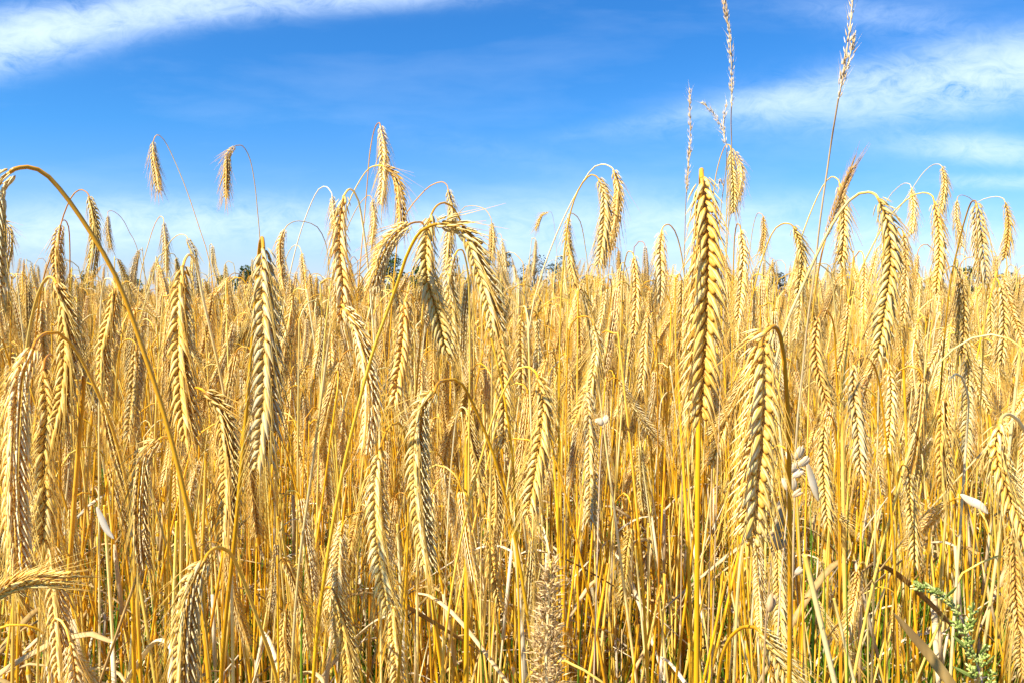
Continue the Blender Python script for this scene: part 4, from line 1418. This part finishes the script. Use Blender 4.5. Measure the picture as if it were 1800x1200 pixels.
# ------------------------------------------------------------------ single leaves and green blades one can pick out
def strap(name, label, cat, D, px, w, mat, group=None, tone=.2, dd=0.0, ground=False):
    """a leaf along px (m wide w); bowed, folded, thin solid"""
    P = [tuple(unproj(x, y, D + dd * i / (len(px) - 1))) for i, (x, y) in enumerate(px)]
    if ground:
        P = [tuple(q) for q in trail_to_ground(P, 4)]
    C = catmull(P, 26)
    T, N, S = frames(C, (0.25, -1, 0.1))
    V, tn = [], []
    for i in range(26):
        u = i / 25
        ww = w * .5 * (math.sin(math.pi * min(1, max(0, u))) ** .6 if not ground else min(1, u * 3 + .05)) + .0002
        side = S[i]
        nn = N[i]
        for sg, off in ((-1, .3), (0, 0), (1, .3)):
            V.append(C[i] + side * ww * sg + nn * ww * off + nn * .0002)
        for sg, off in ((1, .3), (0, 0), (-1, .3)):
            V.append(C[i] + side * ww * sg + nn * ww * off - nn * .0002)
        tn += [tone + .15 * math.sin(u * 9)] * 6
    q = [(i * 6 + k, i * 6 + (k + 1) % 6, i * 6 + 6 + (k + 1) % 6, i * 6 + 6 + k) for i in range(25) for k in range(6)]
    g = Geo(); g.add(V, q, None, tn)
    O = tuple(float(a) for a in C[-1])
    o = link_obj(name, g.mesh(name, mat, origin=O))
    o.location = O
    return tag(o, label, cat, group)


strap('dry_leaf', 'small white dry leaf lying slantwise left of the bleached ear at the right edge', 'leaf', .5, [(1688,868),(1702,878),(1722,888),(1736,902)], .0048, M_PALE, 'dry leaves caught in the rye', .0)
strap('dry_leaf', 'white spoon-shaped dry leaf hanging slantwise at the lower left, left of the feathery ear', 'leaf', .45, [(170,890),(178,908),(188,930),(200,946)], .0030, M_PALE, 'dry leaves caught in the rye', .0)
strap('dry_leaf', 'wide olive-brown dead leaf slanting down to the bottom edge, left of the mugwort', 'leaf', .5, [(1570,1076),(1600,1112),(1632,1150),(1680,1215),(1720,1280)], .0065, M_LEAF, 'dry leaves caught in the rye', .6)
strap('dry_leaf', 'pale leaf blade folded beside the white oat, pointing down right', 'leaf', .62, [(1418,812),(1424,835),(1432,862),(1438,880)], .006, M_PALE, 'dry leaves caught in the rye', .2)
for lab, pts, w in (('green grass blade rising left of the mugwort, longest of the green ones', [(1425,880),(1426,960),(1428,1060),(1428,1200)], .005),
                    ('green grass blade crossing just right of the longest green blade', [(1448,990),(1446,1040),(1452,1100),(1446,1200)], .004),
                    ('short green blade left of the plaited bottom-left ear', [(536,960),(534,1020),(530,1080),(530,1200)], .006),
                    ('green blade near the bottom between the narrow lower ear and the small tidy ear', [(840,1090),(845,1130),(850,1200)], .006),
                    ('green blade right of the fluffy seed head at the bottom edge', [(1024,1060),(1020,1120),(1016,1200)], .008),
                    ('thin green stem standing below the crooked shaded ear', [(1492,850),(1490,930),(1488,1040),(1490,1200)], .0025)):
    strap('grass_blade', lab, 'grass blade', .8, pts, w, M_GRASS, 'green grass blades among the straw', .05, ground=True)


# ------------------------------------------------------------------ trees and houses beyond the field
def tree(name, label, px, ybase, ytop, width_px, D, mat, seed, dense=1.0, bare=False, group='trees beyond the field'):
    rr = random.Random(seed)
    top = unproj(px, ytop - 4, D); H = top.z
    W = width_px / FPX * D
    root = thing(name, (top.x, top.y, 0), label, 'tree', group)
    gt = Geo()
    tube(gt, [(0, 0, 0), (W * .01, 0, H * .35), (W * .02, 0.1, H * .7)], [W * .035 + .12, W * .025 + .08, .05], 7, .4)
    tips = []
    for i in range(12 if not bare else 22):
        a = rr.uniform(0, 6.28); z0 = H * rr.uniform(.08, .6); z1 = min(H * .95, z0 + H * rr.uniform(.12, .35)); r = W * .5 * rr.uniform(.45, .95)
        e = (math.cos(a) * r, math.sin(a) * r, z1)
        tube(gt, [(0, 0, z0), (e[0] * .5, e[1] * .5, (z0 + z1) / 2 + .2), e], [.10, .06, .02], 5, .5)
        tips.append(e)
    link_obj('trunk', gt.mesh('trunk', M_BARK), root)
    blobs = []
    for i in range(24 if not bare else 20):
        a = rr.uniform(0, 6.28); rad = W * .5 * math.sqrt(rr.random()) * .8; z = H * (rr.uniform(.08, .88))
        k = 1 - max(0, (z / H - .55)) * 1.3
        blobs.append((math.cos(a) * rad * k, math.sin(a) * rad * k, z, W * rr.uniform(.12, .22)))
    blobs.append((0, 0, H * .88, H * .12))
    n = int(2600 * dense)
    V = np.zeros((n * 4, 3)); tn = np.zeros(n * 4)
    for i in range(n):
        b = rr.choice(blobs)
        while True:
            o = np.array([rr.uniform(-1, 1) for _ in range(3)])
            l = np.linalg.norm(o)
            if .3 < l < 1: break
        o = o / l * (l ** .4)
        c = np.array(b[:3]) + o * b[3] * np.array([1, 1, .8])
        s = rr.uniform(.10, .24) * (D / 150.0)
        u = nrm(np.array([rr.gauss(0, 1) for _ in range(3)])); v = nrm(np.cross(u, [rr.gauss(0, 1) for _ in range(3)]))
        V[i * 4:i * 4 + 4] = [c - u * s, c + v * s * .6, c + u * s, c - v * s * .6]
        tn[i * 4:i * 4 + 4] = rr.uniform(.1, .9)
    g = Geo(); g.add(V, np.arange(n * 4).reshape(-1, 4), None, tn)
    link_obj('crown', g.mesh('crown', mat, smooth=False), root)


TR = [('dark green bush beyond the field at the far left, left of the thick arching stem', 150, 478, 34, 120, 0, 1, .7),
      ('rounded dark green bush showing left of the large plaited ear', 432, 468, 52, 120, 0, 2, 1),
      ('low dark bush just left of the rounded dark green one', 395, 486, 40, 130, 0, 21, .7),
      ('low far bush between the left bushes near the arching stem', 230, 488, 60, 140, 0, 22, .8),
      ('dark green tree behind the brownish leaning ear', 690, 446, 56, 130, 0, 3, 1.2),
      ('dark tree close behind the beaded ear, right of the leaning-ear tree', 735, 468, 44, 140, 0, 23, 1),
      ('low dark bush behind the bent-over ear', 800, 482, 50, 140, 1, 24, .8),
      ('thin blue-grey tree with a leaning top, centre', 886, 440, 40, 160, 1, 4, .35),
      ('wide thin blue-grey tree right of the leaning one', 938, 448, 64, 165, 1, 5, .5),
      ('rounded blue-grey tree left of the sky pair, near the middle', 985, 452, 66, 150, 1, 6, .9),
      ('small blue-grey tree below the sky pair of ears', 1035, 486, 40, 160, 1, 25, .5),
      ('low blue-grey bush below the triangular ear', 1168, 494, 50, 170, 1, 26, .5),
      ('low grey-blue trees just right of the largest ear', 1372, 482, 60, 170, 1, 7, .8),
      ('low grey-blue tree adjoining the far house on its left', 1420, 486, 50, 165, 1, 27, .8),
      ('blue-grey tree behind the far house', 1474, 478, 44, 175, 1, 28, .6),
      ('green spiky-topped tree at the right behind the wide-husked ear', 1704, 470, 50, 110, 0, 8, 1.1),
      ('low olive bush left of the spiky-topped tree', 1640, 490, 50, 120, 0, 29, .7),
      ('low olive hedge tree at the right edge', 1775, 484, 70, 110, 0, 9, 1)]
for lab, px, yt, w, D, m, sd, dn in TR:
    tree('tree', lab, px, 526, yt, w, D, (M_TREE, M_TREE_HAZE)[m], sd, dn, m == 1)


def box(g, x0, x1, y0, y1, z0, z1, tone=.5):
    V = [(x0, y0, z0), (x1, y0, z0), (x1, y1, z0), (x0, y1, z0), (x0, y0, z1), (x1, y0, z1), (x1, y1, z1), (x0, y1, z1)]
    g.add(V, [(0, 3, 2, 1), (4, 5, 6, 7), (0, 1, 5, 4), (1, 2, 6, 5), (2, 3, 7, 6), (3, 0, 4, 7)], None, tone)


M_WALLW = plain_mat('white_render', (.62, .62, .60), .8, .06, 1)
M_WALLB = plain_mat('brown_brick', (.20, .12, .09), .8, .15, 3)
M_ROOF = plain_mat('dark_slate', (.07, .085, .11), .6, .2, 2)
M_ROOFR = plain_mat('brown_tile', (.16, .08, .055), .7, .2, 2)
M_WIN = plain_mat('window_glass', (.05, .07, .09), .15, .1, 1)
M_FRAME = plain_mat('window_frame', (.6, .6, .58), .5, .05, 1)


def house(label, px, D, w, dep, hw, hr, wall, roofm, seed, chim=True, half_gable=False):
    c = unproj(px, 526, D)
    root = thing('house', (c.x, c.y, 0), label, 'house')
    g = Geo(); box(g, -w / 2, w / 2, 0, dep, 0, hw)
    # gables
    g.add([(-w / 2, 0, hw), (-w / 2, dep, hw), (-w / 2, dep / 2, hw + hr - .1)], None, [(0, 2, 1)], .5)
    g.add([(w / 2, 0, hw), (w / 2, dep, hw), (w / 2, dep / 2, hw + hr - .1)], None, [(0, 1, 2)], .5)
    link_obj('wall', g.mesh('wall', wall, smooth=False), root)
    r = Geo(); e = .4
    for s in (0, 1):
        ya, yb = (-e, dep / 2) if s == 0 else (dep + e, dep / 2)
        za, zb = hw - e * hr / (dep / 2), hw + hr
        V = [(-w / 2 - e, ya, za), (w / 2 + e, ya, za), (w / 2 + e, yb, zb), (-w / 2 - e, yb, zb)]
        V += [(x, y, z + .18) for x, y, z in V]
        r.add(V, [(0, 3, 2, 1), (4, 5, 6, 7), (0, 1, 5, 4), (1, 2, 6, 5), (2, 3, 7, 6), (3, 0, 4, 7)], None, .5)
    ro = link_obj('roof', r.mesh('roof', roofm, smooth=False), root)
    if chim:
        g = Geo(); box(g, w * .2, w * .2 + .8, dep * .45, dep * .45 + .7, hw + hr * .7, hw + hr + .9)
        link_obj('chimney', g.mesh('chimney', M_WALLB, smooth=False), ro)
    for i in range(4):
        x = -w / 2 + w * (i + .5) / 4
        for z in ((.9, 3.4) if hw > 4.5 else (.9,)):
            g = Geo(); box(g, x - .62, x + .62, -.06, -.004, z, z + 1.4)
            wo_ = link_obj('window', g.mesh('window', M_FRAME, smooth=False), root)
            g = Geo()
            for s in (-1, 1):
                box(g, x + s * .29 - .25, x + s * .29 + .25, -.09, -.063, z + .1, z + 1.3)
            link_obj('pane', g.mesh('pane', M_WIN, smooth=False), wo_)


house('far house with dark slate roof and pale walls, beyond the field at right', 1482, 150, 5.6, 6, 2.6, 1.9, M_WALLW, M_ROOF, 1)
house('low white building beyond the field, just left of the far slate-roofed house', 1392, 155, 9, 6, 1.9, .7, M_WALLW, M_ROOF, 2, False)
house('brown-walled house beyond the field below the sky pair of ears', 1008, 150, 6.5, 7, 1.6, 1.2, M_WALLB, M_ROOFR, 3, False)
